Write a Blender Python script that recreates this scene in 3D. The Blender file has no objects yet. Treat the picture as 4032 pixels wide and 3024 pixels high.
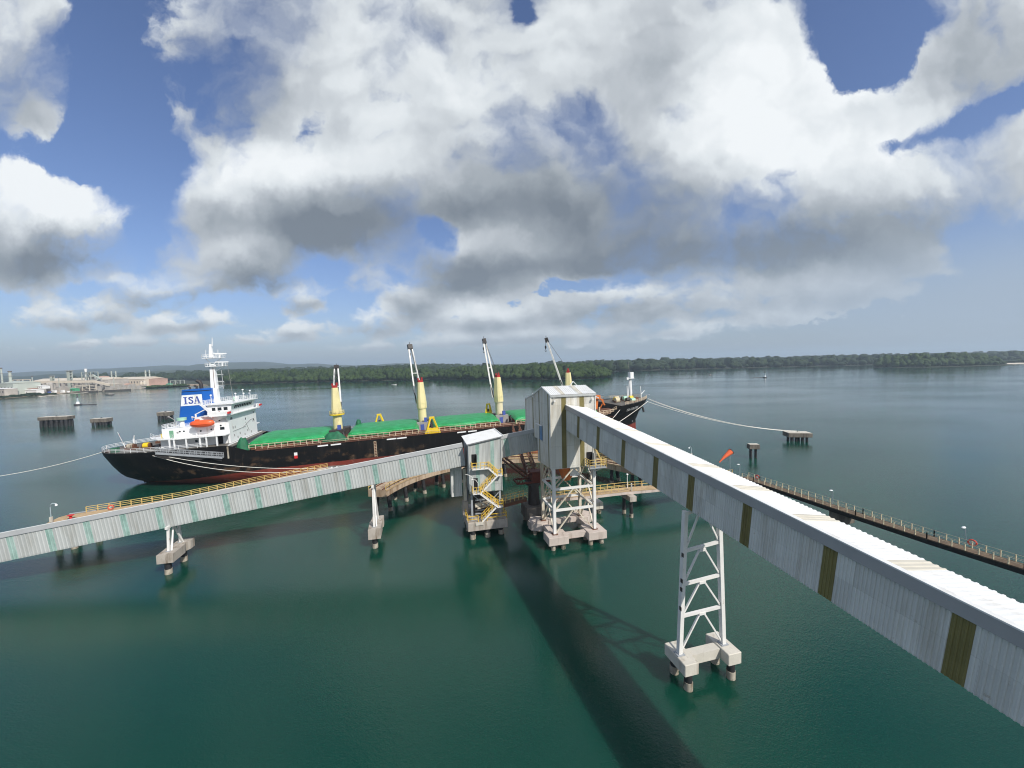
import bpy, math, random
from math import sin, cos, pi, radians as R
from mathutils import Vector as V, Matrix, noise as mnoise
random.seed(7)
SC = bpy.context.scene
COL = SC.collection

# ------------------------------------------------------------------ mesh builder
class MB:
    def __init__(s): s.v = []; s.f = []; s.sm = []
    def add(s, vs, fs, smooth=False):
        n = len(s.v); s.v += [tuple(p) for p in vs]
        s.f += [tuple(i + n for i in f) for f in fs]; s.sm += [smooth] * len(fs); return s
    def box(s, x0, y0, z0, x1, y1, z1):
        return s.add([(x0,y0,z0),(x1,y0,z0),(x1,y1,z0),(x0,y1,z0),(x0,y0,z1),(x1,y0,z1),(x1,y1,z1),(x0,y1,z1)],
                     [(0,3,2,1),(4,5,6,7),(0,1,5,4),(1,2,6,5),(2,3,7,6),(3,0,4,7)])
    def bevbox(s, x0, y0, z0, x1, y1, z1, b=.06):
        pts = [(x0+b,y0),(x1-b,y0),(x1,y0+b),(x1,y1-b),(x1-b,y1),(x0+b,y1),(x0,y1-b),(x0,y0+b)]
        cx, cy = (x0+x1)/2, (y0+y1)/2
        def ring(k, z): return [(cx+(px-cx)*(1-k/max(abs(x1-x0)/2,.01)), cy+(py-cy)*(1-k/max(abs(y1-y0)/2,.01)), z) for px, py in pts]
        return s.loft([ring(b,z0), ring(0,z0+b), ring(0,z1-b), ring(b,z1)], smooth=False)
    def loft(s, rings, caps=True, smooth=True, closed=True):
        n = len(rings[0]); vs = [p for r in rings for p in r]; fs = []
        for i in range(len(rings)-1):
            for j in range(n if closed else n-1):
                k = (j+1) % n
                fs.append((i*n+j, i*n+k, (i+1)*n+k, (i+1)*n+j))
        s.add(vs, fs, smooth)
        if caps and closed:
            s.add(rings[0], [tuple(range(n))[::-1]]); s.add(rings[-1], [tuple(range(n))])
        return s
    def extrude(s, pts, vec):
        vec = V(vec); a = [V(p) for p in pts]; b = [p + vec for p in a]; n = len(a)
        return s.add(a + b, [tuple(range(n))[::-1], tuple(range(n, 2*n))] + [(i, (i+1) % n, n+(i+1) % n, n+i) for i in range(n)])
    def prism(s, pts, z0, z1): return s.extrude([(p[0], p[1], z0) for p in pts], (0, 0, z1-z0))
    def bar(s, a, b, w, h=None, up=(0, 0, 1)):
        a = V(a); b = V(b); h = h or w; d = (b-a)
        if d.length < 1e-6: return s
        d.normalize(); up = V(up)
        if abs(d.dot(up)) > .97: up = V((1, 0, 0)) if abs(d.x) < .9 else V((0, 1, 0))
        x = d.cross(up).normalized() * (w/2); y = x.cross(d).normalized() * (h/2)
        return s.add([a-x-y, a+x-y, a+x+y, a-x+y, b-x-y, b+x-y, b+x+y, b-x+y],
                     [(0,3,2,1),(4,5,6,7),(0,1,5,4),(1,2,6,5),(2,3,7,6),(3,0,4,7)])
    def tube(s, a, b, r0, r1=None, n=8, smooth=True):
        a = V(a); b = V(b); r1 = r0 if r1 is None else r1; d = (b-a).normalized()
        up = V((0,0,1)) if abs(d.z) < .95 else V((1,0,0)); x = d.cross(up).normalized(); y = x.cross(d)
        ra = [a + (x*cos(2*pi*i/n) + y*sin(2*pi*i/n))*r0 for i in range(n)]
        rb = [b + (x*cos(2*pi*i/n) + y*sin(2*pi*i/n))*r1 for i in range(n)]
        return s.loft([ra, rb], smooth=smooth)
    def path(s, pts, r, n=6):
        pts = [V(p) for p in pts]; rings = []
        for i, p in enumerate(pts):
            d = (pts[min(i+1, len(pts)-1)] - pts[max(i-1, 0)]).normalized()
            up = V((0,0,1)) if abs(d.z) < .95 else V((1,0,0)); x = d.cross(up).normalized(); y = x.cross(d)
            rr = r[i] if isinstance(r, (list, tuple)) else r
            rings.append([p + (x*cos(2*pi*k/n) + y*sin(2*pi*k/n))*rr for k in range(n)])
        return s.loft(rings)
    def ball(s, c, rx, ry=None, rz=None, nu=10, nv=6, bump=0, seed=0):
        ry = ry or rx; rz = rz or rx; rings = []
        for j in range(1, nv):
            t = pi*j/nv; rg = []
            for i in range(nu):
                p = 2*pi*i/nu; d = V((sin(t)*cos(p), sin(t)*sin(p), -cos(t)))
                k = 1 + (bump*mnoise.noise(d*1.7 + V((seed, seed*.7, 0))) if bump else 0)
                rg.append((c[0]+d.x*rx*k, c[1]+d.y*ry*k, c[2]+d.z*rz*k))
            rings.append(rg)
        s.loft(rings, caps=False)
        m = nu*(nv-1); base = len(s.v)-m
        s.v += [(c[0], c[1], c[2]-rz), (c[0], c[1], c[2]+rz)]; b0 = len(s.v)-2
        for i in range(nu):
            k = (i+1) % nu
            s.f.append((b0, base+k, base+i)); s.f.append((b0+1, base+m-nu+i, base+m-nu+k)); s.sm += [True, True]
        return s
    def rail(s, pts, h=1., sp=1.5, nr=2, r=.04, post=None):
        pts = [V(p) for p in pts]; post = post or r
        up = V((0,0,1))
        for a, b in zip(pts, pts[1:]):
            for k in range(nr):
                z = up*h*(k+1)/nr
                s.bar(a+z, b+z, r*2)
            n = max(1, round((b-a).length/sp))
            for i in range(n+1):
                p = a.lerp(b, i/n); s.bar(p, p+up*h, post*2)
        return s
    def corr(s, o, U, N, W, bot, top, pitch, depth, Vv=(0, 0, 1)):
        """ribbed sheet in the plane of U and Vv: ribs run along Vv, bot/top give the ends"""
        o = V(o); U = V(U).normalized(); N = V(N).normalized(); Vv = V(Vv)
        fb = bot if callable(bot) else (lambda u: bot); ft = top if callable(top) else (lambda u: top)
        n = max(1, round(W/pitch)); q = W/n; us = []
        for i in range(n):
            us += [(i*q, 0), (i*q+q*.5, 0), (i*q+q*.62, depth), (i*q+q*.88, depth)]
        us.append((W, 0)); vs = []
        for u, d in us:
            p = o + U*u + N*d; vs += [p + Vv*fb(u), p + Vv*ft(u)]
        return s.add(vs, [(2*i, 2*i+2, 2*i+3, 2*i+1) for i in range(len(us)-1)])
    def build(s, name, mat, parent=None, auto=False):
        me = bpy.data.meshes.new(name); me.from_pydata(s.v, [], s.f)
        me.polygons.foreach_set('use_smooth', s.sm)
        me.materials.append(mat); me.validate(); me.update()
        o = bpy.data.objects.new(name, me); COL.objects.link(o)
        if parent: o.parent = parent
        return o

def tag(o, label=None, cat=None, group=None, kind=None):
    for k, x in (('label', label), ('category', cat), ('group', group), ('kind', kind)):
        if x: o[k] = x
    return o
def thing(name, label, cat, loc=(0,0,0), rz=0, group=None, mtx=None):
    o = bpy.data.objects.new(name, None); COL.objects.link(o); o.empty_display_size = 1
    if mtx is not None: o.matrix_world = mtx
    else: o.location = loc; o.rotation_euler = (0, 0, rz)
    return tag(o, label, cat, group)
def copy_thing(src, loc, rz, label, group=None):
    r = src.copy(); COL.objects.link(r); r.location = loc; r.rotation_euler = (0, 0, rz); r['label'] = label
    if group: r['group'] = group
    for ch in list(src.children):
        c = ch.copy(); COL.objects.link(c); c.parent = r
        for g in list(ch.children):
            d = g.copy(); COL.objects.link(d); d.parent = c
    return r
def bx(name, m, parent, *b): return MB().box(*b).build(name, m, parent)
def br(name, m, parent, a, b, w, h=None): return MB().bar(a, b, w, h).build(name, m, parent)
def frame(o, x, y, z):
    return Matrix(((x[0],y[0],z[0],o[0]),(x[1],y[1],z[1],o[1]),(x[2],y[2],z[2],o[2]),(0,0,0,1)))

# ------------------------------------------------------------------ materials
def nd(nt, t, **k):
    n = nt.nodes.new(t)
    for a, b in k.items():
        if a.startswith('i_'):
            key = a[2:]; key = int(key) if key.isdigit() else key.replace('_', ' ')
            n.inputs[key].default_value = b
        else: setattr(n, a, b)
    return n
def c4(c): return (c[0], c[1], c[2], 1)
def mat(name, col, rough=.6, var=.15, scale=1., metal=0., streak=None, spots=None, bump=0., spec=.4, sheets=None):
    """procedural paint / concrete / steel: mottled base, optional vertical stains and rust spots"""
    m = bpy.data.materials.new(name); m.use_nodes = True; nt = m.node_tree; L = nt.links
    b = nt.nodes['Principled BSDF']; tc = nd(nt, 'ShaderNodeTexCoord')
    n1 = nd(nt, 'ShaderNodeTexNoise', i_Scale=scale, i_Detail=6., i_Roughness=.6); L.new(tc.outputs['Object'], n1.inputs['Vector'])
    rmp = nd(nt, 'ShaderNodeMapRange', i_1=.3, i_2=.7, i_3=1-var, i_4=1+var*.6); L.new(n1.outputs['Fac'], rmp.inputs[0])
    mx = nd(nt, 'ShaderNodeMix', data_type='RGBA', blend_type='MULTIPLY'); mx.inputs[0].default_value = 1
    mx.inputs[6].default_value = c4(col); L.new(rmp.outputs[0], mx.inputs[7]); out = mx.outputs[2]
    if streak:
        sc, amt, vs = streak[0], streak[1], streak[2]
        mp = nd(nt, 'ShaderNodeMapping'); mp.inputs['Scale'].default_value = (vs, vs, vs*.13); L.new(tc.outputs['Object'], mp.inputs[0])
        n2 = nd(nt, 'ShaderNodeTexNoise', i_Scale=1., i_Detail=5., i_Roughness=.65); L.new(mp.outputs[0], n2.inputs['Vector'])
        r2 = nd(nt, 'ShaderNodeMapRange', i_1=.62-.35*amt, i_2=.8-.2*amt); L.new(n2.outputs['Fac'], r2.inputs[0])
        m2 = nd(nt, 'ShaderNodeMix', data_type='RGBA'); L.new(r2.outputs[0], m2.inputs[0]); L.new(out, m2.inputs[6]); m2.inputs[7].default_value = c4(sc); out = m2.outputs[2]
    if spots:
        sc, amt, vs = spots
        n3 = nd(nt, 'ShaderNodeTexNoise', i_Scale=vs, i_Detail=8., i_Roughness=.7); L.new(tc.outputs['Object'], n3.inputs['Vector'])
        r3 = nd(nt, 'ShaderNodeMapRange', i_1=.66-.3*amt, i_2=.72-.25*amt); L.new(n3.outputs['Fac'], r3.inputs[0])
        m3 = nd(nt, 'ShaderNodeMix', data_type='RGBA'); L.new(r3.outputs[0], m3.inputs[0]); L.new(out, m3.inputs[6]); m3.inputs[7].default_value = c4(sc); out = m3.outputs[2]
    if sheets:
        sx = nd(nt, 'ShaderNodeSeparateXYZ'); L.new(tc.outputs['Object'], sx.inputs[0])
        a = nd(nt, 'ShaderNodeMath', operation='ADD'); L.new(sx.outputs[0], a.inputs[0]); L.new(sx.outputs[1], a.inputs[1])
        q = nd(nt, 'ShaderNodeMath', operation='DIVIDE'); L.new(a.outputs[0], q.inputs[0]); q.inputs[1].default_value = sheets[0]
        fl = nd(nt, 'ShaderNodeMath', operation='FLOOR'); L.new(q.outputs[0], fl.inputs[0])
        zf = nd(nt, 'ShaderNodeMath', operation='DIVIDE'); L.new(sx.outputs[2], zf.inputs[0]); zf.inputs[1].default_value = sheets[2]
        zl = nd(nt, 'ShaderNodeMath', operation='FLOOR'); L.new(zf.outputs[0], zl.inputs[0])
        zz = nd(nt, 'ShaderNodeMath', operation='MULTIPLY_ADD'); L.new(zl.outputs[0], zz.inputs[0]); zz.inputs[1].default_value = 17.3; L.new(fl.outputs[0], zz.inputs[2])
        wn = nd(nt, 'ShaderNodeTexWhiteNoise', noise_dimensions='1D'); L.new(zz.outputs[0], wn.inputs['W'])
        rs = nd(nt, 'ShaderNodeMapRange', i_3=1-sheets[1], i_4=1+sheets[1]*.5); L.new(wn.outputs['Value'], rs.inputs[0])
        fr = nd(nt, 'ShaderNodeMath', operation='FRACT'); L.new(q.outputs[0], fr.inputs[0])
        lp = nd(nt, 'ShaderNodeMapRange', i_1=.0, i_2=.05, i_3=.80, i_4=1.); L.new(fr.outputs[0], lp.inputs[0])
        fz = nd(nt, 'ShaderNodeMath', operation='FRACT'); L.new(zf.outputs[0], fz.inputs[0])
        lz = nd(nt, 'ShaderNodeMapRange', i_1=.0, i_2=.03, i_3=.84, i_4=1.); L.new(fz.outputs[0], lz.inputs[0])
        m0 = nd(nt, 'ShaderNodeMath', operation='MULTIPLY'); L.new(lp.outputs[0], m0.inputs[0]); L.new(lz.outputs[0], m0.inputs[1])
        m1 = nd(nt, 'ShaderNodeMath', operation='MULTIPLY'); L.new(m0.outputs[0], m1.inputs[0]); L.new(rs.outputs[0], m1.inputs[1])
        mm = nd(nt, 'ShaderNodeMix', data_type='RGBA', blend_type='MULTIPLY'); mm.inputs[0].default_value = 1; L.new(out, mm.inputs[6]); L.new(m1.outputs[0], mm.inputs[7]); out = mm.outputs[2]
    L.new(out, b.inputs['Base Color'])
    b.inputs['Roughness'].default_value = rough; b.inputs['Metallic'].default_value = metal
    b.inputs['Specular IOR Level'].default_value = spec
    if bump:
        bp = nd(nt, 'ShaderNodeBump', i_Strength=bump, i_Distance=.05)
        nb = nd(nt, 'ShaderNodeTexNoise', i_Scale=scale*4, i_Detail=8.); L.new(tc.outputs['Object'], nb.inputs['Vector'])
        L.new(nb.outputs['Fac'], bp.inputs['Height']); L.new(bp.outputs[0], b.inputs['Normal'])
    return m
RUST = (.16, .06, .025); GRIME = (.09, .08, .065)
M = dict(
    clad=mat('grey cladding lightened for shade', (.66,.66,.63), .55, .06, .35, streak=((.50,.48,.43), .35, 1.1), sheets=(1.03, .10, 1.72), spots=((.40,.33,.25), .05, 1.2)),  # base tone raised to offset the shade on the right gallery wall
    cladr=mat('grey cladding darkened for sun', (.45,.47,.46), .5, .05, .3, streak=((.34,.34,.31), .32, .9), sheets=(1.1, .10, 9.)),  # base tone lowered to hold down the sunlight on the left gallery wall
    towerclad=mat('tower cladding', (.64,.63,.58), .5, .05, .3, streak=((.44,.38,.27), .32, .8), sheets=(1.2, .08, 3.3)),
    roof=mat('white roof sheet', (.70,.71,.70), .45, .06, .5, streak=((.55,.54,.50), .2, .7)),
    fascia=mat('grey flashing', (.35,.35,.355), .5, .07, .6), fascial=mat('pale flashing', (.42,.43,.44), .5, .08, .6),
    olive=mat('olive translucent sheet', (.205,.175,.065), .45, .18, .7, streak=((.13,.105,.04), .3, 1.4)),
    teal=mat('teal translucent sheet', (.25,.39,.345), .4, .3, 1.4, streak=((.40,.50,.47), .45, 1.6)),
    sky_strip=mat('beige skylight sheet', (.55,.52,.44), .5, .1, .6),
    conc=mat('weathered concrete', (.42,.38,.33), .85, .2, .7, streak=((.17,.13,.09), .35, 1.3), bump=.3),
    concpink=mat('pale pinkish concrete', (.52,.45,.40), .85, .12, .6, streak=((.30,.24,.20), .25, 1.2), bump=.25),
    conclight=mat('cream concrete', (.56,.53,.46), .85, .1, .6, streak=((.36,.32,.26), .22, 1.2), bump=.25),
    concdark=mat('stained dark concrete', (.17,.15,.125), .9, .25, .6, streak=((.07,.06,.05), .45, 1.2), bump=.3),
    concrust=mat('rust stained concrete beam', (.46,.36,.26), .85, .2, .5, streak=((.17,.095,.045), .5, .9), bump=.3),
    pile=mat('black pile', (.025,.025,.027), .6, .3, 1.5, spots=((.2,.17,.14), .2, 1.4)),
    sleeve=mat('pale pile sleeve', (.40,.36,.29), .8, .3, 1.6, streak=((.14,.10,.06), .5, 2.), spots=((.05,.055,.035), .35, 1.1)),
    wsteel=mat('white painted steel', (.72,.71,.68), .5, .08, 1., spots=((.33,.22,.13), .08, 1.3)),
    gsteel=mat('grey steel', (.32,.34,.36), .5, .15, 1.5),
    rsteel=mat('rust streaked white steel', (.62,.57,.46), .6, .2, 1.2, streak=((.25,.13,.06), .4, 2.)),
    yellow=mat('yellow railing paint', (.72,.47,.06), .5, .15, 1.5), paleyellow=mat('faded yellow rail paint', (.62,.45,.16), .6, .2, 1.2),
    cream=mat('cream post paint', (.62,.55,.38), .6, .15, 1.2), tan=mat('tan deck', (.46,.33,.19), .9, .3, .8, spots=((.25,.15,.08), .3, .8)),
    browndeck=mat('brown plank deck', (.125,.088,.058), .9, .3, 1., streak=((.21,.155,.10), .3, 1.)),
    rust=mat('rusty brown steel', (.13,.055,.03), .8, .35, 1.2), redmach=mat('faded red machinery', (.12,.028,.016), .65, .25, 1.),
    orange=mat('orange paint', (.62,.17,.035), .5, .15, 1.), black=mat('black paint', (.012,.012,.013), .5, .3, 1.),
    darkvoid=mat('dark interior', (.01,.01,.012), .9, .2, 1.), bluewin=mat('blue louvre', (.10,.22,.40), .35, .15, 2.),
    white=mat('white ship paint', (.80,.81,.81), .42, .05, .5, streak=((.62,.58,.50), .12, .9)),
    shipgrey=mat('grey ship paint', (.30,.29,.28), .6, .2, 1.), window=mat('dark window glass', (.015,.02,.025), .12, .1, 1.),
    deckred=mat('red brown deck paint', (.17,.06,.035), .8, .35, .6, spots=((.30,.20,.13), .3, .7)),
    deckgreen=mat('worn grey deck', (.13,.12,.105), .85, .3, .5), coam=mat('red brown coaming', (.21,.075,.04), .7, .3, .7, spots=((.42,.28,.18), .35, .8)),
    stay=mat('cream coaming stay', (.62,.50,.36), .65, .2, 1., spots=((.3,.14,.07), .25, 2.)),
    crane=mat('cream crane paint', (.72,.64,.34), .5, .07, .5, streak=((.50,.40,.20), .2, 1.2)),
    cranetan=mat('worn cream pedestal', (.66,.59,.40), .55, .12, .6, streak=((.35,.24,.12), .3, 1.2)),
    cranered=mat('red crane head', (.34,.025,.025), .5, .2, 1.), darksteel=mat('dark greasy steel', (.045,.04,.038), .55, .3, 1.),
    grab=mat('yellow grab paint', (.78,.55,.02), .5, .15, .8), blue=mat('blue funnel paint', (.008,.105,.42), .4, .06, .5),
    lifeorange=mat('orange lifeboat shell', (.80,.115,.03), .35, .06, .5), logoblue=mat('logo blue', (.06,.10,.36), .5, .05, 1.),
    greencover=mat('dark green cover', (.015,.13,.06), .7, .3, 1.2, bump=.5), palegreen=mat('pale green paint', (.38,.62,.48), .5, .1, 1.),
    greendoor=mat('green door paint', (.16,.34,.22), .5, .1, 1.), redpaint=mat('red paint', (.6,.03,.03), .45, .12, 1.),
    sock=mat('orange windsock cloth', (.86,.16,.06), .7, .1, 2.), rope=mat('white mooring rope', (.78,.75,.68), .8, .1, 3.),
    lampwhite=mat('white lamp hood', (.82,.83,.83), .35, .05, 1.), lamppost=mat('grey blue lamp post', (.36,.43,.46), .5, .1, 1.),
    buoyred=mat('red life ring', (.68,.07,.04), .5, .1, 2.), containerwhite=mat('white container', (.78,.78,.76), .5, .08, .3),
    plantgrey=mat('plant steel grey', (.43,.40,.36), .7, .25, .12), plantbeige=mat('plant beige sheet', (.60,.53,.43), .7, .12, .1),
    plantpale=mat('pale grey green sheet', (.42,.46,.41), .6, .1, .1), plantpink=mat('pink brown sheet', (.46,.31,.25), .7, .2, .1),
    plantdark=mat('plant dark steel', (.13,.115,.11), .8, .3, .15), plantgreen=mat('green hut', (.06,.34,.17), .6, .15, .2),  # plantdark: one dark tone for openings, rims and floors
    sand=mat('pale sand', (.66,.60,.50), .95, .1, .05), earth=mat('bare brown earth', (.33,.25,.17), .95, .25, .03, spots=((.10,.13,.06), .25, .02)),
    quay=mat('dark quay wall', (.06,.055,.05), .9, .3, .2), boatdark=mat('dark boat hull', (.06,.055,.06), .6, .3, .6),
)
# ------------------------------------------------------------------ camera
cam_d = bpy.data.cameras.new('Camera'); cam = bpy.data.objects.new('Camera', cam_d); COL.objects.link(cam)
cam_d.sensor_width = 36; cam_d.lens = 13.527; cam_d.clip_start = .5; cam_d.clip_end = 40000
_p, _r = R(3.17), R(1.35)
_fw = V((0, cos(_p), -sin(_p))); _u0 = V((0, sin(_p), cos(_p))); _r0 = V((1, 0, 0))
_rt = _r0*cos(_r) - _u0*sin(_r); _up = _u0*cos(_r) + _r0*sin(_r)
cam.matrix_world = frame((0, 0, 30), _rt, _up, -_fw)
SC.camera = cam
SC.cycles.filter_width = 1.1
SC.view_settings.view_transform = 'Standard'; SC.view_settings.look = 'None'
SC.view_settings.exposure = 0.2; SC.view_settings.gamma = 1

# ------------------------------------------------------------------ sun
SUNV = V((.824, -.825, 1.05)).normalized(); ELEV = math.asin(SUNV.z)
sun_d = bpy.data.lights.new('Sun', 'SUN'); sun_d.energy = 4.0; sun_d.angle = R(.53); sun_d.color = (1., .95, .87)
sun = bpy.data.objects.new('Sun', sun_d); COL.objects.link(sun); sun.rotation_mode = 'QUATERNION'
sun.rotation_quaternion = SUNV.to_track_quat('Z', 'Y')

# ------------------------------------------------------------------ sky: Nishita + procedural cloud field
W = bpy.data.worlds.new('World'); SC.world = W; W.use_nodes = True
nt = W.node_tree; L = nt.links
for n in list(nt.nodes): nt.nodes.remove(n)
def wm(op, a, b=None, c=None, clamp=False):
    n = nt.nodes.new('ShaderNodeMath'); n.operation = op; n.use_clamp = clamp
    for i, x in enumerate((a, b, c)):
        if x is None: continue
        if isinstance(x, (int, float)): n.inputs[i].default_value = x
        else: L.new(x, n.inputs[i])
    return n.outputs[0]
def wmix(f, a, b):
    n = nt.nodes.new('ShaderNodeMix'); n.data_type = 'RGBA'
    for s, x in ((0, f), (6, a), (7, b)):
        if isinstance(x, (int, float)): n.inputs[s].default_value = x
        elif isinstance(x, tuple): n.inputs[s].default_value = c4(x)
        else: L.new(x, n.inputs[s])
    return n.outputs[2]
def wstep(x, lo, hi, t0=0., t1=1.):
    n = nt.nodes.new('ShaderNodeMapRange'); n.interpolation_type = 'SMOOTHSTEP'
    n.inputs[1].default_value = lo; n.inputs[2].default_value = hi; n.inputs[3].default_value = t0; n.inputs[4].default_value = t1
    L.new(x, n.inputs[0]); return n.outputs[0]
tc = nt.nodes.new('ShaderNodeTexCoord'); sx = nt.nodes.new('ShaderNodeSeparateXYZ'); L.new(tc.outputs['Generated'], sx.inputs[0])
ay = wm('MAXIMUM', wm('ABSOLUTE', sx.outputs[1]), .12)
su = wm('DIVIDE', sx.outputs[0], ay); sv = wm('DIVIDE', wm('ABSOLUTE', sx.outputs[2]), ay)
cmb = nt.nodes.new('ShaderNodeCombineXYZ'); L.new(su, cmb.inputs[0]); L.new(sv, cmb.inputs[1]); UV = cmb.outputs[0]
def vadd(v, o):
    n = nt.nodes.new('ShaderNodeVectorMath'); n.operation = 'ADD'; L.new(v, n.inputs[0])
    if isinstance(o, tuple): n.inputs[1].default_value = o
    else: L.new(o, n.inputs[1])
    return n.outputs[0]
def wnoise(v, scale, detail, rough, sc=(1,1,1), off=(0,0,0)):
    mp = nt.nodes.new('ShaderNodeMapping'); mp.inputs['Scale'].default_value = sc; mp.inputs['Location'].default_value = off; L.new(v, mp.inputs[0])
    n = nt.nodes.new('ShaderNodeTexNoise'); n.noise_dimensions = '2D'; n.inputs['Scale'].default_value = scale; n.inputs['Detail'].default_value = detail
    n.inputs['Roughness'].default_value = rough; L.new(mp.outputs[0], n.inputs['Vector']); return n
def blobs(v, table):
    """sum of soft ellipses; channel 0 = amount, 1 = top-to-bottom gradient, 2 = shade (chained so that few values stay live)"""
    acc = None
    for row in table:
        (u, w, ru, rw, rot, amp) = row[:6]; g = row[6] if len(row) > 6 else 0.; shd = row[7] if len(row) > 7 else 0.
        mp = nt.nodes.new('ShaderNodeVectorMath'); mp.operation = 'MULTIPLY_ADD'; L.new(v, mp.inputs[0]); mp.inputs[1].default_value = (1/ru, 1/rw, 0); mp.inputs[2].default_value = (-u/ru, -w/rw, 0)
        if abs(rot) > .02:
            vr = nt.nodes.new('ShaderNodeVectorRotate'); vr.rotation_type = 'Z_AXIS'; vr.inputs['Angle'].default_value = -rot; L.new(v, vr.inputs['Vector']); vr.inputs['Center'].default_value = (u, w, 0)
            L.new(vr.outputs[0], mp.inputs[0])
        d = nt.nodes.new('ShaderNodeVectorMath'); d.operation = 'DOT_PRODUCT'; L.new(mp.outputs[0], d.inputs[0]); L.new(mp.outputs[0], d.inputs[1])
        e = wm('POWER', .4, d.outputs['Value'])
        q = nt.nodes.new('ShaderNodeVectorMath'); q.operation = 'MULTIPLY_ADD'; L.new(mp.outputs[0], q.inputs[0]); q.inputs[1].default_value = (0, -g, 0); q.inputs[2].default_value = (amp, 0, shd)
        sc = nt.nodes.new('ShaderNodeVectorMath'); sc.operation = 'SCALE'; L.new(q.outputs[0], sc.inputs[0]); L.new(e, sc.inputs['Scale'])
        if acc is None: acc = sc.outputs[0]
        else:
            ad = nt.nodes.new('ShaderNodeVectorMath'); ad.operation = 'ADD'; L.new(acc, ad.inputs[0]); L.new(sc.outputs[0], ad.inputs[1]); acc = ad.outputs[0]
    sp = nt.nodes.new('ShaderNodeSeparateXYZ'); L.new(acc, sp.inputs[0]); return sp.outputs
CLOUDS = [(-0.105, 0.676, 0.77, 0.373, 0.0, 1.5, 0.0), (0.473, 0.551, 0.457, 0.337, 0.0, 1.0, 0.0), (0.945, 0.37, 0.505, 0.144, 0.31, 1.1, 0.2), (0.156, 0.376, 0.602, 0.132, 0.0, 0.9, 0.1), (0.474, 0.253, 0.385, 0.072, 0.09, 1.0, 0.1), (-0.325, 0.41, 0.241, 0.132, 0.0, 0.8, 0.1), (0.707, 0.512, 0.301, 0.132, 0.0, 0.9, 0.0), (-0.582, 0.428, 0.277, 0.114, 0.0, 1.3, 0.55), (-1.149, 0.383, 0.199, 0.114, 0.0, 1.7, 0.75), (-1.194, 0.28, 0.217, 0.054, 0.0, 0.8, 0.1), (-1.222, 0.735, 0.156, 0.229, 0.0, 1.05, 0.1), (1.245, 0.734, 0.156, 0.181, 0.0, 1.6, 0.2), (1.148, 0.581, 0.108, 0.072, 1.05, 0.9, 0.0), (-0.686, 0.271, 0.162, 0.06, 0.0, 1.5, 0.65), (-0.898, 0.201, 0.156, 0.043, 0.0, 1.6, 0.65), (-1.117, 0.14, 0.144, 0.036, 0.0, 1.6, 0.55), (-0.833, 0.113, 0.126, 0.024, 0.0, 1.3, 0.5), (-0.1, 0.267, 0.181, 0.075, 0.0, 1.7, 0.65), (-0.252, 0.171, 0.079, 0.043, 0.0, 1.6, 0.65), (-0.528, 0.173, 0.075, 0.029, 0.0, 1.3, 0.6), (-0.063, 0.113, 0.12, 0.036, 0.0, 1.5, 0.55), (-0.362, 0.108, 0.101, 0.031, 0.0, 1.5, 0.55), (-0.553, 0.098, 0.06, 0.019, 0.0, 1.2, 0.5), (0.26, 0.153, 0.193, 0.055, 0.0, 1.5, 0.5), (0.593, 0.157, 0.289, 0.054, 0.0, 1.2, 0.25), (0.948, 0.242, 0.289, 0.06, 0.0, 0.8, 0.1), (-0.124, 0.057, 0.144, 0.016, 0.0, 1.0, 0.3), (0.091, 0.064, 0.132, 0.018, 0.0, 1.0, 0.3), (0.379, 0.073, 0.132, 0.018, 0.0, 0.9, 0.2), (-0.962, 0.072, 0.168, 0.013, 0.0, 0.9, 0.2), (-0.65, 0.073, 0.156, 0.012, 0.0, 0.8, 0.2), (-1.165, 0.07, 0.132, 0.012, 0.0, 0.8, 0.2), (-0.376, 0.051, 0.144, 0.011, 0.0, 0.8, 0.2)]
GAPS = [(-0.96, 0.762, 0.087, 0.229, 0.0, -1.3), (-0.999, 0.568, 0.132, 0.084, 0.0, -0.9), (-1.147, 0.543, 0.181, 0.041, 0.0, -0.7), (0.875, 0.77, 0.094, 0.087, 0.0, -1.7), (0.804, 0.854, 0.072, 0.054, 0.0, -0.5), (0.053, 0.892, 0.026, 0.036, 0.0, -1.2), (-0.492, 0.624, 0.072, 0.036, 0.7, -0.7), (1.205, 0.608, 0.168, 0.024, 0.42, -1.0), (-0.198, 0.333, 0.072, 0.026, -0.61, -0.6), (-0.895, 0.481, 0.048, 0.09, 0.0, -0.7), (-0.899, 0.355, 0.072, 0.06, 0.0, -0.6), (0.165, 0.205, 0.144, 0.019, 0.0, -0.6), (-0.445, 0.24, 0.072, 0.031, 0.0, -0.6), (-0.407, 0.162, 0.06, 0.022, 0.0, -0.4), (1.269, 0.235, 0.241, 0.132, 0.0, -0.4), (-1.081, 0.213, 0.072, 0.017, 0.0, -0.35), (-0.751, 0.176, 0.072, 0.019, 0.0, -0.3), (-0.647, 0.127, 0.048, 0.014, 0.0, -0.3), (0.081, 0.169, 0.06, 0.014, 0.0, -0.3)]
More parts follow.
